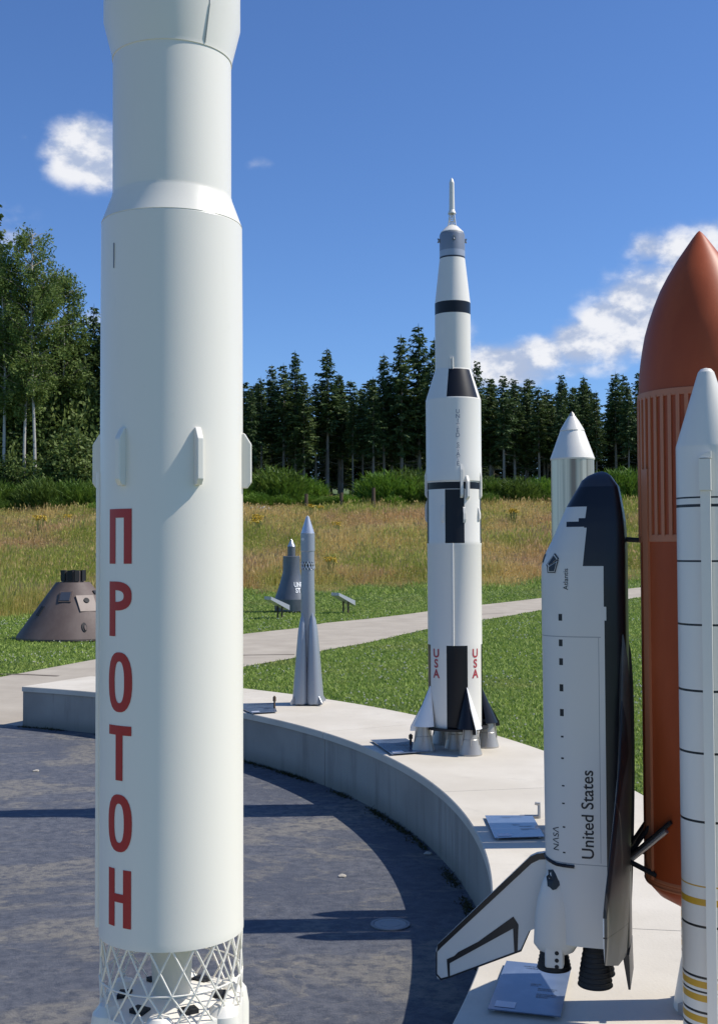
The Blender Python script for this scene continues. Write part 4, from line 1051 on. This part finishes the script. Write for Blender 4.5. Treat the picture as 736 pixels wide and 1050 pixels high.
def mercury():
    p = GT(299, 627.5); X, Y = p[0], p[1]
    root = thing('space_capsule', 'dark grey bell-shaped space capsule with white lettering behind the small all-grey rocket', 'space capsule', (X, Y, float(terr(X, Y)) - .01), face_rz(X, Y) + .0)
    k = Y / F; Zc = lambda py: (627.5 - py) * k
    b = MatB('capsule_grey'); n = b.noise(3, 5, .6, (1, 1, .3)); x, y, z = b.xyz(); ths = x.atan2(y * -1)
    cr = ((z * 22).mod(1) < .12) * .25
    cm = b.set(b.mix(cr, b.mix(n.smooth(.3, .7), (.11, .12, .135), (.165, .175, .19)), (.05, .05, .06)), .42, .35)
    m = M(); m.lathe([(14 * k, 0), (17.4 * k, .06), (17.6 * k, Zc(614)), (14.2 * k, Zc(605)), (11.4 * k, Zc(596)), (8.9 * k, Zc(586)), (8.7 * k, Zc(570.5)), (8 * k, Zc(570)), (.01, Zc(570))], 56); hull = m.build('hull', cm, root)
    m = M(); m.lathe([(4 * k, Zc(570)), (4 * k, Zc(560.5)), (3.7 * k, Zc(560))], 24); m.build('antenna_canister', cm, root)
    m = M(); m.lathe([(4.1 * k, Zc(560.3)), (1.2 * k, Zc(554)), (.05 * k, Zc(552.3))], 24); m.build('nose_cone', paint('bright_metal', (.6, .6, .6), .3, .1, metal=.7), root)
    for s_ in (-1, 1): m = M(); m.box((s_ * 9 * k, 0, .03), (.25, .25, .08)); m.build('support_block', m_blackmatte, root)
    def rr(z): return float(np.interp(z, [Zc(627), Zc(614), Zc(605), Zc(596), Zc(586)], [17.6 * k, 17.6 * k, 14.2 * k, 11.4 * k, 8.9 * k])) + .012
    for txt, py, w_ in (('UNITED', 599, 18), ('STATES', 604.8, 18)):
        z0 = Zc(py); r0 = rr(z0); th0 = math.radians(52)
        wrap(cut(text_bm(txt, w_ * k, 5.0 * k, .035), .05, .05), lambda u, v: (rr(z0 + v) * math.sin(th0 + u / r0), -rr(z0 + v) * math.cos(th0 + u / r0), z0 + v), 'lettering', m_whiteink, hull)
mercury()
def board(px, py, label, rz):
    p = GT(px, py); X, Y = p[0], p[1]; k = Y / F
    root = thing('information_board', label, 'information board', (X, Y, float(terr(X, Y))), rz)
    m = M(); leg = .52
    m1 = M(); m1.tube((-.0, -.16, -.02), (-.0, -.16, .46), .03, seg=8); m1.build('leg', m_brown, root)
    m1 = M(); m1.tube((.0, .16, -.02), (.0, .16, .46), .03, seg=8); m1.build('leg', m_brown, root)
    pm = paint('board_panel', (.52, .53, .55), .3, .1)
    m = M(); m.prism([(-.42, .70), (.22, .42), (.22, .26), (-.42, .60)], lambda q: (q[0], -.26, q[1]), lambda q: (q[0], .26, q[1])); m.build('panel', pm, root)
board(287, 634, 'sloping grey information board on brown legs before the dark bell-shaped capsule', .5)
board(354.5, 628.5, 'sloping grey information board alone on the grass right of the small all-grey rocket', .55)
# ================================================================== vegetation
def in_path(P, mg=.06):                       # True where a ground point lies on the path, plaza or platform
    x, y = P[:, 0], P[:, 1]
    r = np.hypot(x - RC[0], y - RC[1]); a = np.arctan2(y - RC[1], x - RC[0])
    bad = r < RIN + .1
    bad |= (r < ROUT + .01) & (a < A_END + .0) & (a > A_BEG)
    poly = np.array(PF + PN[::-1]); n = len(poly); ins = np.zeros(len(x), bool)
    j = n - 1
    for i in range(n):
        xi, yi = poly[i]; xj, yj = poly[j]
        cond = ((yi > y) != (yj > y)) & (x < (xj - xi) * (y - yi) / (yj - yi + 1e-12) + xi)
        ins ^= cond; j = i
    return bad | ins
MB = np.array([GT(*p)[:2] for p in [(-250, 668), (-100, 648), (0, 634), (100, 622), (200, 612), (260, 607), (340, 604), (430, 601), (560, 597), (660, 588), (780, 584), (950, 580)]])
MBX = MB[:, 0]; MBY = MB[:, 1]
def meadow_edge(x): return np.interp(x, MBX, MBY)

def lawn_grass():
    b = MatB('grass_blade'); t = b.attr('tint'); n = b.noise(.3, 5)
    c = b.mix(t, (.16, .26, .035), (.40, .49, .12)); n2 = b.noise(1.1, 5, .65); c = b.mix(n.smooth(.5, .75) * .55, c, (.34, .34, .11)); c = b.mix(n2.smooth(.56, .72) * .45, c, (.36, .33, .13)); c = b.mix(n2.smooth(.48, .30) * .3, c, (.09, .17, .02)); b.leafy(c, .35)
    N = 420000; Ymin, Ymax = 8.0, 75.0
    u = rng.random(N); Y = 1 / (1 / Ymin + u * (1 / Ymax - 1 / Ymin)); Y = Ymin * (Ymax / Ymin) ** (u ** .72)
    X = (rng.random(N) * 2 - 1) * (.345 * Y + 1.5)
    P = np.c_[X, Y]
    ok = ~in_path(P) & (Y < meadow_edge(X) + rng.normal(0, .6, N) + 1.0 * np.sin(X * .9) + .8 * np.sin(X * 2.3 + 1)); P = P[ok]; n_ = len(P)
    z = terr(P[:, 0], P[:, 1]) - .012
    h = (.020 + .026 * rng.random(n_)) * (1 + P[:, 1] / 70); wd = .005 * (1 + P[:, 1] / 9)
    edge = (np.abs(P[:, 1] - meadow_edge(P[:, 0])) < 3) & (rng.random(n_) < .5); h = np.where(edge, h * 2.2, h)
    a = rng.random(n_) * 6.283; d = np.c_[np.cos(a), np.sin(a), np.zeros(n_)]
    base = np.c_[P, z]; tip = base + np.c_[rng.normal(0, .5, n_) * h, rng.normal(0, .5, n_) * h, h]
    V = np.stack([base - d * wd[:, None], base + d * wd[:, None], tip], 1)
    tag(npmesh('lawn_grass', V, 3, b.m, rng.random(n_)), kind='stuff')
    # white clover heads
    bc = MatB('clover_white'); cm = bc.set((.75, .72, .56), .8)
    N = 7000; u = rng.random(N); Y = 8 * (40 / 8) ** (u ** .8); X = (rng.random(N) * 2 - 1) * (.345 * Y + 1.5); P = np.c_[X, Y]
    cl = np.sin(X * 1.7 + np.sin(Y * .9)) + np.sin(Y * 1.3 + X * .6) + rng.normal(0, .7, N)
    ok = ~in_path(P) & (Y < meadow_edge(X)) & (cl > .2); P = P[ok]; n_ = len(P)
    s = .008 + .007 * rng.random(n_); s = s * (1 + P[:, 1] / 60); z = terr(P[:, 0], P[:, 1]) + .03 + .03 * rng.random(n_)
    c3 = np.c_[P, z]; V = []
    for ax in range(3):
        e1 = np.zeros((n_, 3)); e2 = np.zeros((n_, 3)); e1[:, ax] = s; e2[:, (ax + 1) % 3] = s
        V.append(np.stack([c3 - e1, c3 - e2, c3 + e1, c3 + e2], 1))
    tag(npmesh('clover_flowers', np.concatenate(V), 4, cm), kind='stuff')
lawn_grass()

def meadow():
    b = MatB('meadow_blade'); t = b.attr('tint')
    n = b.noise(.09, 4, .6, (1, .55, 1)); n2 = b.noise(.4, 4)
    dry = b.mix(t, (.54, .385, .12), (.76, .58, .25)); grn = b.mix(t, (.20, .27, .04), (.46, .47, .11))
    red = b.mix(t, (.50, .29, .15), (.62, .38, .22))
    n3 = b.noise(.14, 5, .65, (1, .4, 1)); c = b.mix((n * .75 + n2 * .25 + t * .10).smooth(.50, .62), dry, grn); c = b.mix((n3.smooth(.50, .62) * .65 + (t > .86) * .5).min(.85), c, red); b.leafy(c, .45, .7)
    NT = 62000; Ym, YM = 37.0, 113.0
    Y = Ym * (YM / Ym) ** rng.random(NT); X = (rng.random(NT) * 2 - 1) * (.335 * Y + 4)
    ok = (Y > meadow_edge(X) + rng.normal(0, .7, NT) + 1.0 * np.sin(X * .9) + .8 * np.sin(X * 2.3 + 1)); P = np.c_[X, Y][ok]
    # thin out into drifts
    dr = np.sin(P[:, 0] * .55 + np.sin(P[:, 1] * .21) * 2) + np.sin(P[:, 1] * .37 + P[:, 0] * .13)
    hT = (.62 + .16 * dr + rng.normal(0, .12, len(P))).clip(.25, 1.15)
    edge = np.clip((P[:, 1] - meadow_edge(P[:, 0])) / 3.0, .35, 1); hT *= edge
    K = 8; n_ = len(P) * K
    P = np.repeat(P, K, 0) + rng.normal(0, .16, (n_, 2)); h = np.repeat(hT, K) * (.6 + .5 * rng.random(n_))
    z = terr(P[:, 0], P[:, 1]) - .02; base = np.c_[P, z]
    a = rng.random(n_) * 6.283; wd = (.010 + .012 * rng.random(n_)) * (P[:, 1] / 55); d = np.c_[np.cos(a), np.sin(a), 0 * a]
    lean = np.c_[rng.normal(.06, .22, n_), rng.normal(0, .22, n_), np.ones(n_)] * h[:, None]
    V = np.stack([base - d * wd[:, None], base + d * wd[:, None], base + lean], 1)
    tint = (np.repeat(rng.random(len(hT)), K) * .6 + rng.random(n_) * .4)
    tag(npmesh('meadow_grass', V, 3, b.m, tint), kind='stuff')
    # seed heads: short fat slivers near the tips
    sel = rng.random(n_) < .16; bs, ln, ww = base[sel], lean[sel], wd[sel]; d2 = d[sel]; m_ = sel.sum()
    V = np.stack([bs + ln * .8, bs + ln * .92 + d2 * (ww * 1.9)[:, None], bs + ln * 1.1, bs + ln * .92 - d2 * (ww * 1.9)[:, None]], 1)
    tag(npmesh('seed_heads', V, 4, b.m, .75 + .25 * rng.random(m_)), kind='stuff')
meadow()

# ---- trees
b = MatB('spruce_needles'); c = b.mix(b.attr('tint'), (.028, .060, .016), (.13, .175, .05)); c = b.mix(b.objrand() * .4, c, (.04, .09, .035)); m_spruce = b.leafy(c, .22, .55)
b = MatB('spruce_bark'); n = b.noise(3, 5, .6, (1, 1, .2)); m_sbark = b.set(b.mix(n.smooth(.3, .7), (.18, .15, .12), (.36, .32, .26)), .9)
b = MatB('dead_twig'); m_dead = b.set((.24, .20, .15), .9)
b = MatB('birch_bark'); n = b.noise(2.2, 6, .7, (1, 1, 3.0)); m_bbark = b.set(b.mix(n.smooth(.56, .66), (.46, .44, .40), (.05, .045, .04)), .75)
b = MatB('birch_leaves'); m_bleaf = b.leafy(b.mix(b.attr('tint'), (.07, .125, .025), (.22, .29, .075)), .35)
b = MatB('shrub_leaves'); m_sleaf = b.leafy(b.mix(b.attr('tint'), (.065, .115, .026), (.20, .255, .07)), .3)
b = MatB('broom_stems'); m_broom = b.leafy(b.mix(b.objrand().smooth(.2, .9) * .7, b.mix(b.attr('tint'), (.040, .115, .012), (.185, .31, .04)), b.mix(b.attr('tint'), (.030, .055, .012), (.11, .15, .035))), .3)

def curve_trunk(m, H, r0, r1, lean=(0, 0), wob=.1, seg=8, n=8, z0=-.3):
    pts = []; ph = rnd.random() * 6
    for i in range(n + 1):
        t = i / n; pts.append((lean[0] * t * t + wob * math.sin(t * 5 + ph) * t, lean[1] * t * t + wob * math.cos(t * 4 + ph) * t, z0 + (H - z0) * t))
    for i in range(n):
        ra = r0 + (r1 - r0) * (i / n); rb = r0 + (r1 - r0) * ((i + 1) / n); m.tube(pts[i], pts[i + 1], ra, rb, seg, caps=False)
    return pts
def spruce(H, crown0, Rm, seed, dens=1.0):
    rg = np.random.default_rng(seed)
    root = bpy.data.objects.new('spruce_tree', None); COL.objects.link(root)
    md = M(); curve_trunk(md, H * .985, .17, .015, wob=.05)
    for k in range(26):
        z = H * (.08 + (crown0 - .02) * rg.random()); a = rg.random() * 6.28; L = .4 + 1.3 * rg.random()
        md.tube((0, 0, z), (L * math.cos(a), L * math.sin(a), z - .25 * L + .1 * rg.random()), .022, .006, 4, 1, caps=False)
    md.build('trunk', [m_sbark, m_dead], root)
    V, T = [], []
    z = H * crown0
    while z < H * .985:
        t = (z - H * crown0) / (H * (1 - crown0)); L0 = Rm * (1 - t) ** .85 * (.50 + .50 * min(1, t * 3.5)) + .12
        nb = 3 if t < .9 else 2
        a0 = rg.random() * 6.28
        for q in range(nb):
            a = a0 + q * 6.283 / nb + rg.normal(0, .45); L = L0 * (.45 + .75 * rg.random()); rise = .50 * t - .20 - .22 * rg.random(); z1 = z + rg.normal(0, .12)
            ca, sa = math.cos(a), math.sin(a); ns = max(3, int(L / .17))
            for i in range(ns):
                s = (i + .6 * rg.random() + .25) / ns; r = s * L
                zz = z1 + r * rise - .22 * r * r / max(L, .3) * (1 - t) + .14 * s * s * L
                p = np.array([ca * r, sa * r, zz]); wl = (.22 + .36 * (1 - s) * min(1.2, L)) * (.6 + .8 * rg.random())
                tn = min(1, max(0, .15 + .7 * rg.random()))
                for sg in (-1, 1):
                    d = np.array([ca * .7 - sg * sa * .75, sa * .7 + sg * ca * .75, -.20 - .35 * rg.random()]) * wl + rg.normal(0, .04, 3)
                    w_ = np.cross(d, np.array([-sa * .3, ca * .3, .9]) + rg.normal(0, .7, 3)); w_ = w_ / (np.linalg.norm(w_) + 1e-6) * (.06 + .05 * rg.random())
                    V.append([p - w_ * .6, p + d * .55 - w_, p + d, p + d * .5 + w_]); T.append(tn)
                d = np.array([rg.normal(0, .14), rg.normal(0, .14), -.28 - .25 * rg.random()]) * (.45 + .5 * min(1, L)); w_ = np.array([-sa, ca, 0]) * .06
                V.append([p - w_, p + d * .6 - w_ * .7, p + d, p + d * .5 + w_]); T.append(tn * .7)
        z += .10 + .09 * (1 - t) * rg.random() + .03
    for k in range(5): V.append([[-.04, 0, H * .95], [.04, 0, H * .95], [.01, .01, H * 1.01], [-.01, 0, H]]); T.append(.5)
    npmesh('crown', np.array(V), 4, m_spruce, T, root)
    return root
SPR = [spruce(14.0, .38, 2.3, 1), spruce(14.0, .30, 2.6, 2), spruce(14.0, .44, 2.1, 3), spruce(14.0, .10, 2.7, 4), spruce(14.0, .46, 2.0, 5)]
USED = set()
def place_spruce(k, x, y, H, label, group='spruces along the forest edge'):
    o = SPR[k]
    if k in USED: o = copy_tree(o)
    USED.add(k); s = H / 14.0
    o.location = (x, y, float(terr(x, y)) - .05); o.rotation_euler = (0, 0, rnd.random() * 6.28); wq = rnd.uniform(.82, 1.25); o.scale = (s * wq * rnd.uniform(.92, 1.08), s * wq, s)
    return tag(o, label, 'tree', group)
LS = 'dark spruce tree with bare lower trunk in the forest behind the meadow'
# spruces of the front row follow the skyline of the photograph
SKY_ROW = [(258, 398), (268, 386), (279, 374), (291, 372), (303, 359), (312, 384), (336, 357), (351, 396), (362, 404), (372, 402), (383, 386), (394, 362), (402, 384), (412, 343), (430, 332), (446, 346), (462, 372), (478, 384), (490, 368), (503, 386), (517, 384), (528, 392), (541, 388), (553, 396), (566, 402), (576, 401), (588, 396), (599, 390), (612, 400), (632, 381), (645, 392), (656, 380),
           (240, 392), (226, 380), (208, 388), (190, 374), (170, 384), (150, 370), (132, 366), (676, 386), (694, 378), (712, 390), (732, 382), (756, 376), (782, 388), (806, 380)]
special = {336: 'spruce with a long bare trunk standing clear left of the dark forest gap', 430: 'tallest spruce of the forest edge, just left of the tall black and white rocket', 632: 'pointed spruce rising above its neighbours just left of the rust-orange tank'}
for i, (px, py) in enumerate(SKY_ROW):
    Y = 112 + (i * 7 % 5) * 1.1; 
    X = (px - 368) / F * Y; H = zat(X, Y, py) - float(terr(X, Y)); k = (0, 4, 2, 0, 4, 1, 2)[i % 7]
    if px == 336: k = 4
    if px in (430, 412): k = 1
    if px in special: o = place_spruce(k, X, Y, H, special[px])
    else: place_spruce(k, X, Y, H, LS)
for row, (Y0, n_, lo, hi) in enumerate(((117, 42, 9.5, 12.5), (122, 42, 10, 13), (128, 38, 10, 13), (136, 36, 10.5, 13.5))):
    for i in range(n_):
        X = -44 + 88 * (i + rnd.random()) / n_; Y = Y0 + rnd.uniform(-2, 2)
        if abs(X - 3.6) < 4.2 and row < 1: continue
        o = place_spruce(rnd.choice((0, 2, 1, 4)) if row < 1 else (rnd.choice((0, 1, 3)) if row < 2 else 3), X, Y, rnd.uniform(lo, hi), LS)
        if row > 1: o.scale = (o.scale[0] * 1.45, o.scale[1] * 1.45, o.scale[2])
# left flank: birches, spruce and leafy shrubs
for px, py, k in ((96, 312, 1), (85, 322, 3), (104, 330, 3), (70, 318, 1), (112, 345, 3), (-6, 205, 3), (-40, 230, 1), (60, 340, 3), (45, 350, 3), (20, 345, 1), (0, 350, 3)):
    Y = 110 + rnd.uniform(-1, 3); X = (px - 368) / F * Y; H = zat(X, Y, py) - float(terr(X, Y))
    place_spruce(k, X, Y, H, 'green spruce tree among the leafy trees left of the huge white rocket', 'spruces at the left edge')

def leaf_quads(C, size, rg, droop=.0):
    n = len(C); a = rg.normal(0, 1, (n, 3)); a /= np.linalg.norm(a, axis=1)[:, None]; b_ = rg.normal(0, 1, (n, 3)); b_ = np.cross(a, b_); b_ /= np.linalg.norm(b_, axis=1)[:, None]
    a[:, 2] -= droop; s = size * (.6 + .8 * rg.random(n))[:, None]
    return np.stack([C - a * s, C + b_ * s * .55, C + a * s, C - b_ * s * .55], 1)
def birch(H, seed, label, loc, lean, width=3.2, trunk2=False):
    rg = np.random.default_rng(seed); root = thing('birch_tree', label, 'tree', loc)
    m = M(); pts = curve_trunk(m, H * .95, .17, .03, lean, .25, 8, 12); m.build('trunk', m_bbark, root)
    ml = M(); C, T = [], []
    for k in range(90):
        t = .40 + .58 * rg.random(); i = min(11, int(t * 12)); p = np.array(pts[i]) * (1 - (t * 12 - i)) + np.array(pts[min(12, i + 1)]) * (t * 12 - i)
        sh = math.sin(min(1, (t - .34) / .68) * PI) ** .6; L = width * sh * (.35 + .65 * rg.random()) + .3; a = rg.random() * 6.28
        e = p + np.array([math.cos(a) * L, math.sin(a) * L, L * (.55 - .2 * rg.random())]); mid = (p + e) / 2 + np.array([0, 0, .25])
        ml.tube(p, mid, .045, .03, 5, caps=False); ml.tube(mid, e, .03, .01, 5, caps=False)
        tb = rg.random()
        for q in range(int(7 + L * 3.5)):
            s = .3 + .75 * rg.random(); c0 = p + (e - p) * s + rg.normal(0, .22, 3); n_ = 11
            st = np.linspace(0, 1, n_)[:, None]; hang = np.c_[rg.normal(0, .12, n_), rg.normal(0, .12, n_), -rg.random(n_) * 1.0]
            C.append(c0 + hang); T.append(np.clip(tb * .5 + rg.random(n_) * .5, 0, 1))
    ml.build('limb', m_sbark, root)
    C = np.concatenate(C); T = np.concatenate(T)
    npmesh('crown', leaf_quads(C, .115, rg, .3), 4, m_bleaf, T, root)
    return root
def bxy(px, Y): X = (px - 368) / F * Y; return (X, Y, float(terr(X, Y)) - .1)
for px, Y, py, sd, lean, wd, lab in ((36, 103.5, 221, 21, (-.6, 0), 3.9, 'tall birch with white trunk and airy crown, highest at the left edge'), (25, 104, 262, 22, (.5, 0), 3.0, 'slender white birch leaning right beside the highest birch'), (4, 104, 250, 23, (-.4, 0), 3.2, 'branchy pale birch cut by the left edge of the photo'), (62, 109, 268, 24, (.3, 0), 2.8, 'smaller birch crown right of the highest birch at the left'), (-40, 108, 235, 25, (.2, 0), 3.6, 'leafy birch beyond the left edge of the forest')):
    l = bxy(px, Y); birch(zat(l[0], Y, py) - l[2], sd, lab, l, lean, wd)

def shrub_proto(name, seed, R, H, n, size, mat):
    rg = np.random.default_rng(seed); root = bpy.data.objects.new(name, None); COL.objects.link(root); C, T = [], []
    m = M(); tips = []
    for k in range(26):
        a = rg.random() * 6.28; r = R * math.sqrt(rg.random()) * .9; hh = H * (.45 + .55 * rg.random()) * math.sqrt(max(.1, 1 - (r / R) ** 2 * .8)); e = np.array([r * math.cos(a), r * math.sin(a), hh])
        m.tube((e[0] * .1, e[1] * .1, -.1), e, .04, .01, 5, caps=False); tips.append((e, rg.random()))
    m.build('stem', m_sbark, root)
    for e, tb in tips:
        k = n // 26; s = rg.random(k)[:, None] ** .5; c = e * (.25 + .8 * s) + rg.normal(0, .33, (k, 3)) * np.array([1, 1, .8]); c[:, 2] = np.abs(c[:, 2]); C.append(c); T.append(np.clip(tb * .6 + .4 * rg.random(k), 0, 1))
    npmesh('foliage', leaf_quads(np.concatenate(C), size, rg), 4, mat, np.concatenate(T), root)
    return root
SHR = [shrub_proto('leafy_shrub', 31, 2.2, 4.6, 5200, .13, m_sleaf), shrub_proto('leafy_shrub', 32, 1.8, 5.6, 5200, .13, m_sleaf)]
us = set()
for i, (px, py, Y) in enumerate(((8, 330, 112), (30, 318, 113), (52, 330, 112.5), (74, 340, 112), (92, 352, 112), (40, 345, 111), (-8, 320, 112), (64, 362, 110), (16, 360, 110.5), (84, 372, 110), (-20, 350, 111), (6, 462, 105), (20, 468, 104), (38, 466, 105), (54, 455, 104.5), (66, 440, 106), (80, 430, 107), (92, 445, 105), (-12, 455, 105), (-30, 450, 104), (15, 425, 109), (48, 420, 109), (72, 400, 110), (0, 420, 109.5), (88, 390, 111), (30, 410, 110.5), (60, 385, 111.5), (98, 410, 109), (10, 395, 112), (42, 375, 113), (22, 380, 113), (-6, 370, 113))):
    o = SHR[i % 2] if (i % 2) not in us else copy_tree(SHR[i % 2]); us.add(i % 2)
    l = bxy(px, Y); H = zat(l[0], Y, py) - l[2]; H0 = 4.6 if i % 2 == 0 else 5.6; s = H / H0
    o.location = l; o.rotation_euler = (0, 0, rnd.random() * 6.28); o.scale = (min(s, 1.7), min(s, 1.7), s); tag(o, 'tall leafy shrub under the birches at the left edge', 'shrub', 'leafy shrubs under the birches')

def broom_proto(seed):
    rg = np.random.default_rng(seed); N = 3400; R, H = 1.25, 1.8
    a = rg.random(N) * 6.28; r = R * np.sqrt(rg.random(N)); s = rg.random(N) ** .6
    top = H * np.sqrt(np.clip(1 - (r / R) ** 2 * .75, .1, 1)) * (.75 + .35 * rg.random(N))
    c = np.c_[r * np.cos(a), r * np.sin(a), s * top * .95]; L = .22 * (.6 + .8 * rg.random(N))
    d = np.c_[c[:, 0] * .6 + rg.normal(0, .5, N), c[:, 1] * .6 + rg.normal(0, .5, N), np.ones(N)] * L[:, None]
    w_ = np.c_[np.cos(a * 7), np.sin(a * 7), 0 * a] * .035
    V = np.stack([c - w_, c + w_, c + d], 1); cl = (np.sin(c[:, 0] * 3 + seed) + np.sin(c[:, 1] * 3.3)) * .12 + .4 + .45 * rg.random(N)
    return npmesh('broom_bush', V, 3, m_broom, np.clip(cl, 0, 1))
BRM = [broom_proto(41), broom_proto(42), broom_proto(43)]; ub = set(); nb = 0
def place_broom(px, Y, H, lab, grp):
    global nb
    k = nb % 3; nb += 1
    o = BRM[k] if k not in ub else BRM[k].copy()
    if k in ub: COL.objects.link(o)
    ub.add(k); l = bxy(px, Y); s = H * .86 / 1.85; wd = rnd.uniform(1.0, 1.35) * max(s, .85)
    o.location = (l[0], l[1], l[2] + .05); o.rotation_euler = (0, 0, rnd.random() * 6.28); o.scale = (wd, wd, s); tag(o, lab, 'bush', grp)
px = -60.0
while px < 800:
    lf = px < 110
    place_broom(px + rnd.uniform(-6, 6), (101 if lf else 106) + rnd.uniform(-2, 2.5), rnd.uniform(2.4, 3.8) if lf else rnd.choice((1.2, 1.9, 2.7, 3.1, 3.6)) * rnd.uniform(.8, 1.15), 'bright green broom bush in the low thicket before the forest', 'broom bushes along the forest edge'); px += rnd.uniform(9, 26)
px = -60.0
while px < 800:
    place_broom(px, (98 if px < 110 else 103.5) + rnd.uniform(-1, 1), rnd.uniform(1.1, 1.8), 'low bright green broom bush at the meadow side of the thicket', 'low broom bushes'); px += rnd.uniform(14, 30)
for px, H in ((283, 4.2), (418, 4.0)):
    place_broom(px, 107, H, 'pale green young sapling poking above the bush thicket left of the tall rocket' if px == 283 else 'pale sapling above the bushes beside the tall black and white rocket', 'saplings in the thicket')

# fence posts, stones and yellow flowers in the meadow
for px, py, h, lab in ((350, 520, 1.5, 'left dark fence post at the foot of the bush thicket'), (383, 522, 1.9, 'thick dark fence post at the foot of the bush thicket'), (314, 514, 1.4, 'thin grey fence post half hidden in the bushes')):
    Y = 101.5; l = bxy(px, Y); m = M(); m.tube((0, 0, 0), (0, 0, h), .16, .15, 8); o = m.build('fence_post', m_brown); o.location = l; tag(o, lab, 'post')
for i, (dx, dy, s) in enumerate(((0, 0, .24), (.45, .2, .2), (-.5, .1, .17), (.2, -.3, .16), (.9, 0, .14))):
    bm = bmesh.new(); bmesh.ops.create_icosphere(bm, subdivisions=2, radius=s)
    for v in bm.verts: v.co *= 1 + .18 * math.sin(v.co.x * 9 + i) + .12 * math.cos(v.co.y * 11); 
    me = bpy.data.meshes.new('rock'); bm.to_mesh(me); bm.free(); me.materials.append(paint('pale_rock', (.36, .34, .29), .8, .3)); o = bpy.data.objects.new('rock', me); COL.objects.link(o)
    l = bxy(264.5, 95); o.location = (l[0] + dx, l[1] + dy, l[2] + .55); tag(o, 'pale rock in the small heap at the top of the meadow', 'rock', 'heap of pale rocks')
b = MatB('ragwort_yellow'); m_yel = b.set((.55, .36, .02), .7); b = MatB('ragwort_green'); m_rg = b.set((.07, .12, .025), .7)
def ragwort():
    root = bpy.data.objects.new('ragwort_plant', None); COL.objects.link(root); m = M(); f = []
    for k in range(14):
        a = rnd.random() * 6.28; r = .35 * math.sqrt(rnd.random()); e = (r * math.cos(a), r * math.sin(a), 1.0 + .25 * rnd.random()); m.tube((e[0] * .3, e[1] * .3, 0), e, .012, .008, 4, caps=False)
        for q in range(7): f.append((e[0] + rnd.gauss(0, .07), e[1] + rnd.gauss(0, .07), e[2] + rnd.gauss(0, .03)))
    m.build('stem', m_rg, root); npmesh('flower_head', leaf_quads(np.array(f), .06, np.random.default_rng(5)), 4, m_yel, None, root); return root
RW = ragwort(); first = True
for i, (px, py) in enumerate(((18, 512), (25, 514), (31, 513), (10, 513), (45, 516), (60, 514), (261, 548), (265, 546), (262, 540), (318, 530), (328, 527), (524, 535), (527, 534), (525, 531), (345, 548), (338, 590), (70, 540), (40, 548), (640, 566))):
    p = GT(px, py + 4); o = RW if first else copy_tree(RW); first = False
    s = rnd.uniform(.75, 1.1) * (1.3 if px < 70 else 1.0); o.location = (p[0], p[1], float(terr(p[0], p[1]))); o.rotation_euler = (0, 0, rnd.random() * 6); o.scale = (s, s, s); tag(o, 'yellow-flowered ragwort plant standing in the meadow grass', 'flower', 'ragwort plants in the meadow')

# ------------------------------------------------------------------ camera object and view
cd = bpy.data.cameras.new('camera'); co = bpy.data.objects.new('camera', cd); COL.objects.link(co); scene.camera = co
cd.sensor_fit = 'VERTICAL'; cd.sensor_height = 24; cd.sensor_width = 24; cd.lens = 24 * F / 1050; cd.clip_start = .05; cd.clip_end = 5000
from mathutils import Matrix
co.matrix_world = Matrix(((RT[0], UP[0], -FW[0], CAM[0]), (RT[1], UP[1], -FW[1], CAM[1]), (RT[2], UP[2], -FW[2], CAM[2]), (0, 0, 0, 1)))
vs_ = scene.view_settings; vs_.view_transform = 'Standard'; vs_.look = 'None'; vs_.exposure = 0; vs_.gamma = 1; vs_.use_curve_mapping = False
scene.cycles.max_bounces = 6; scene.cycles.transparent_max_bounces = 4; scene.cycles.use_denoising = True
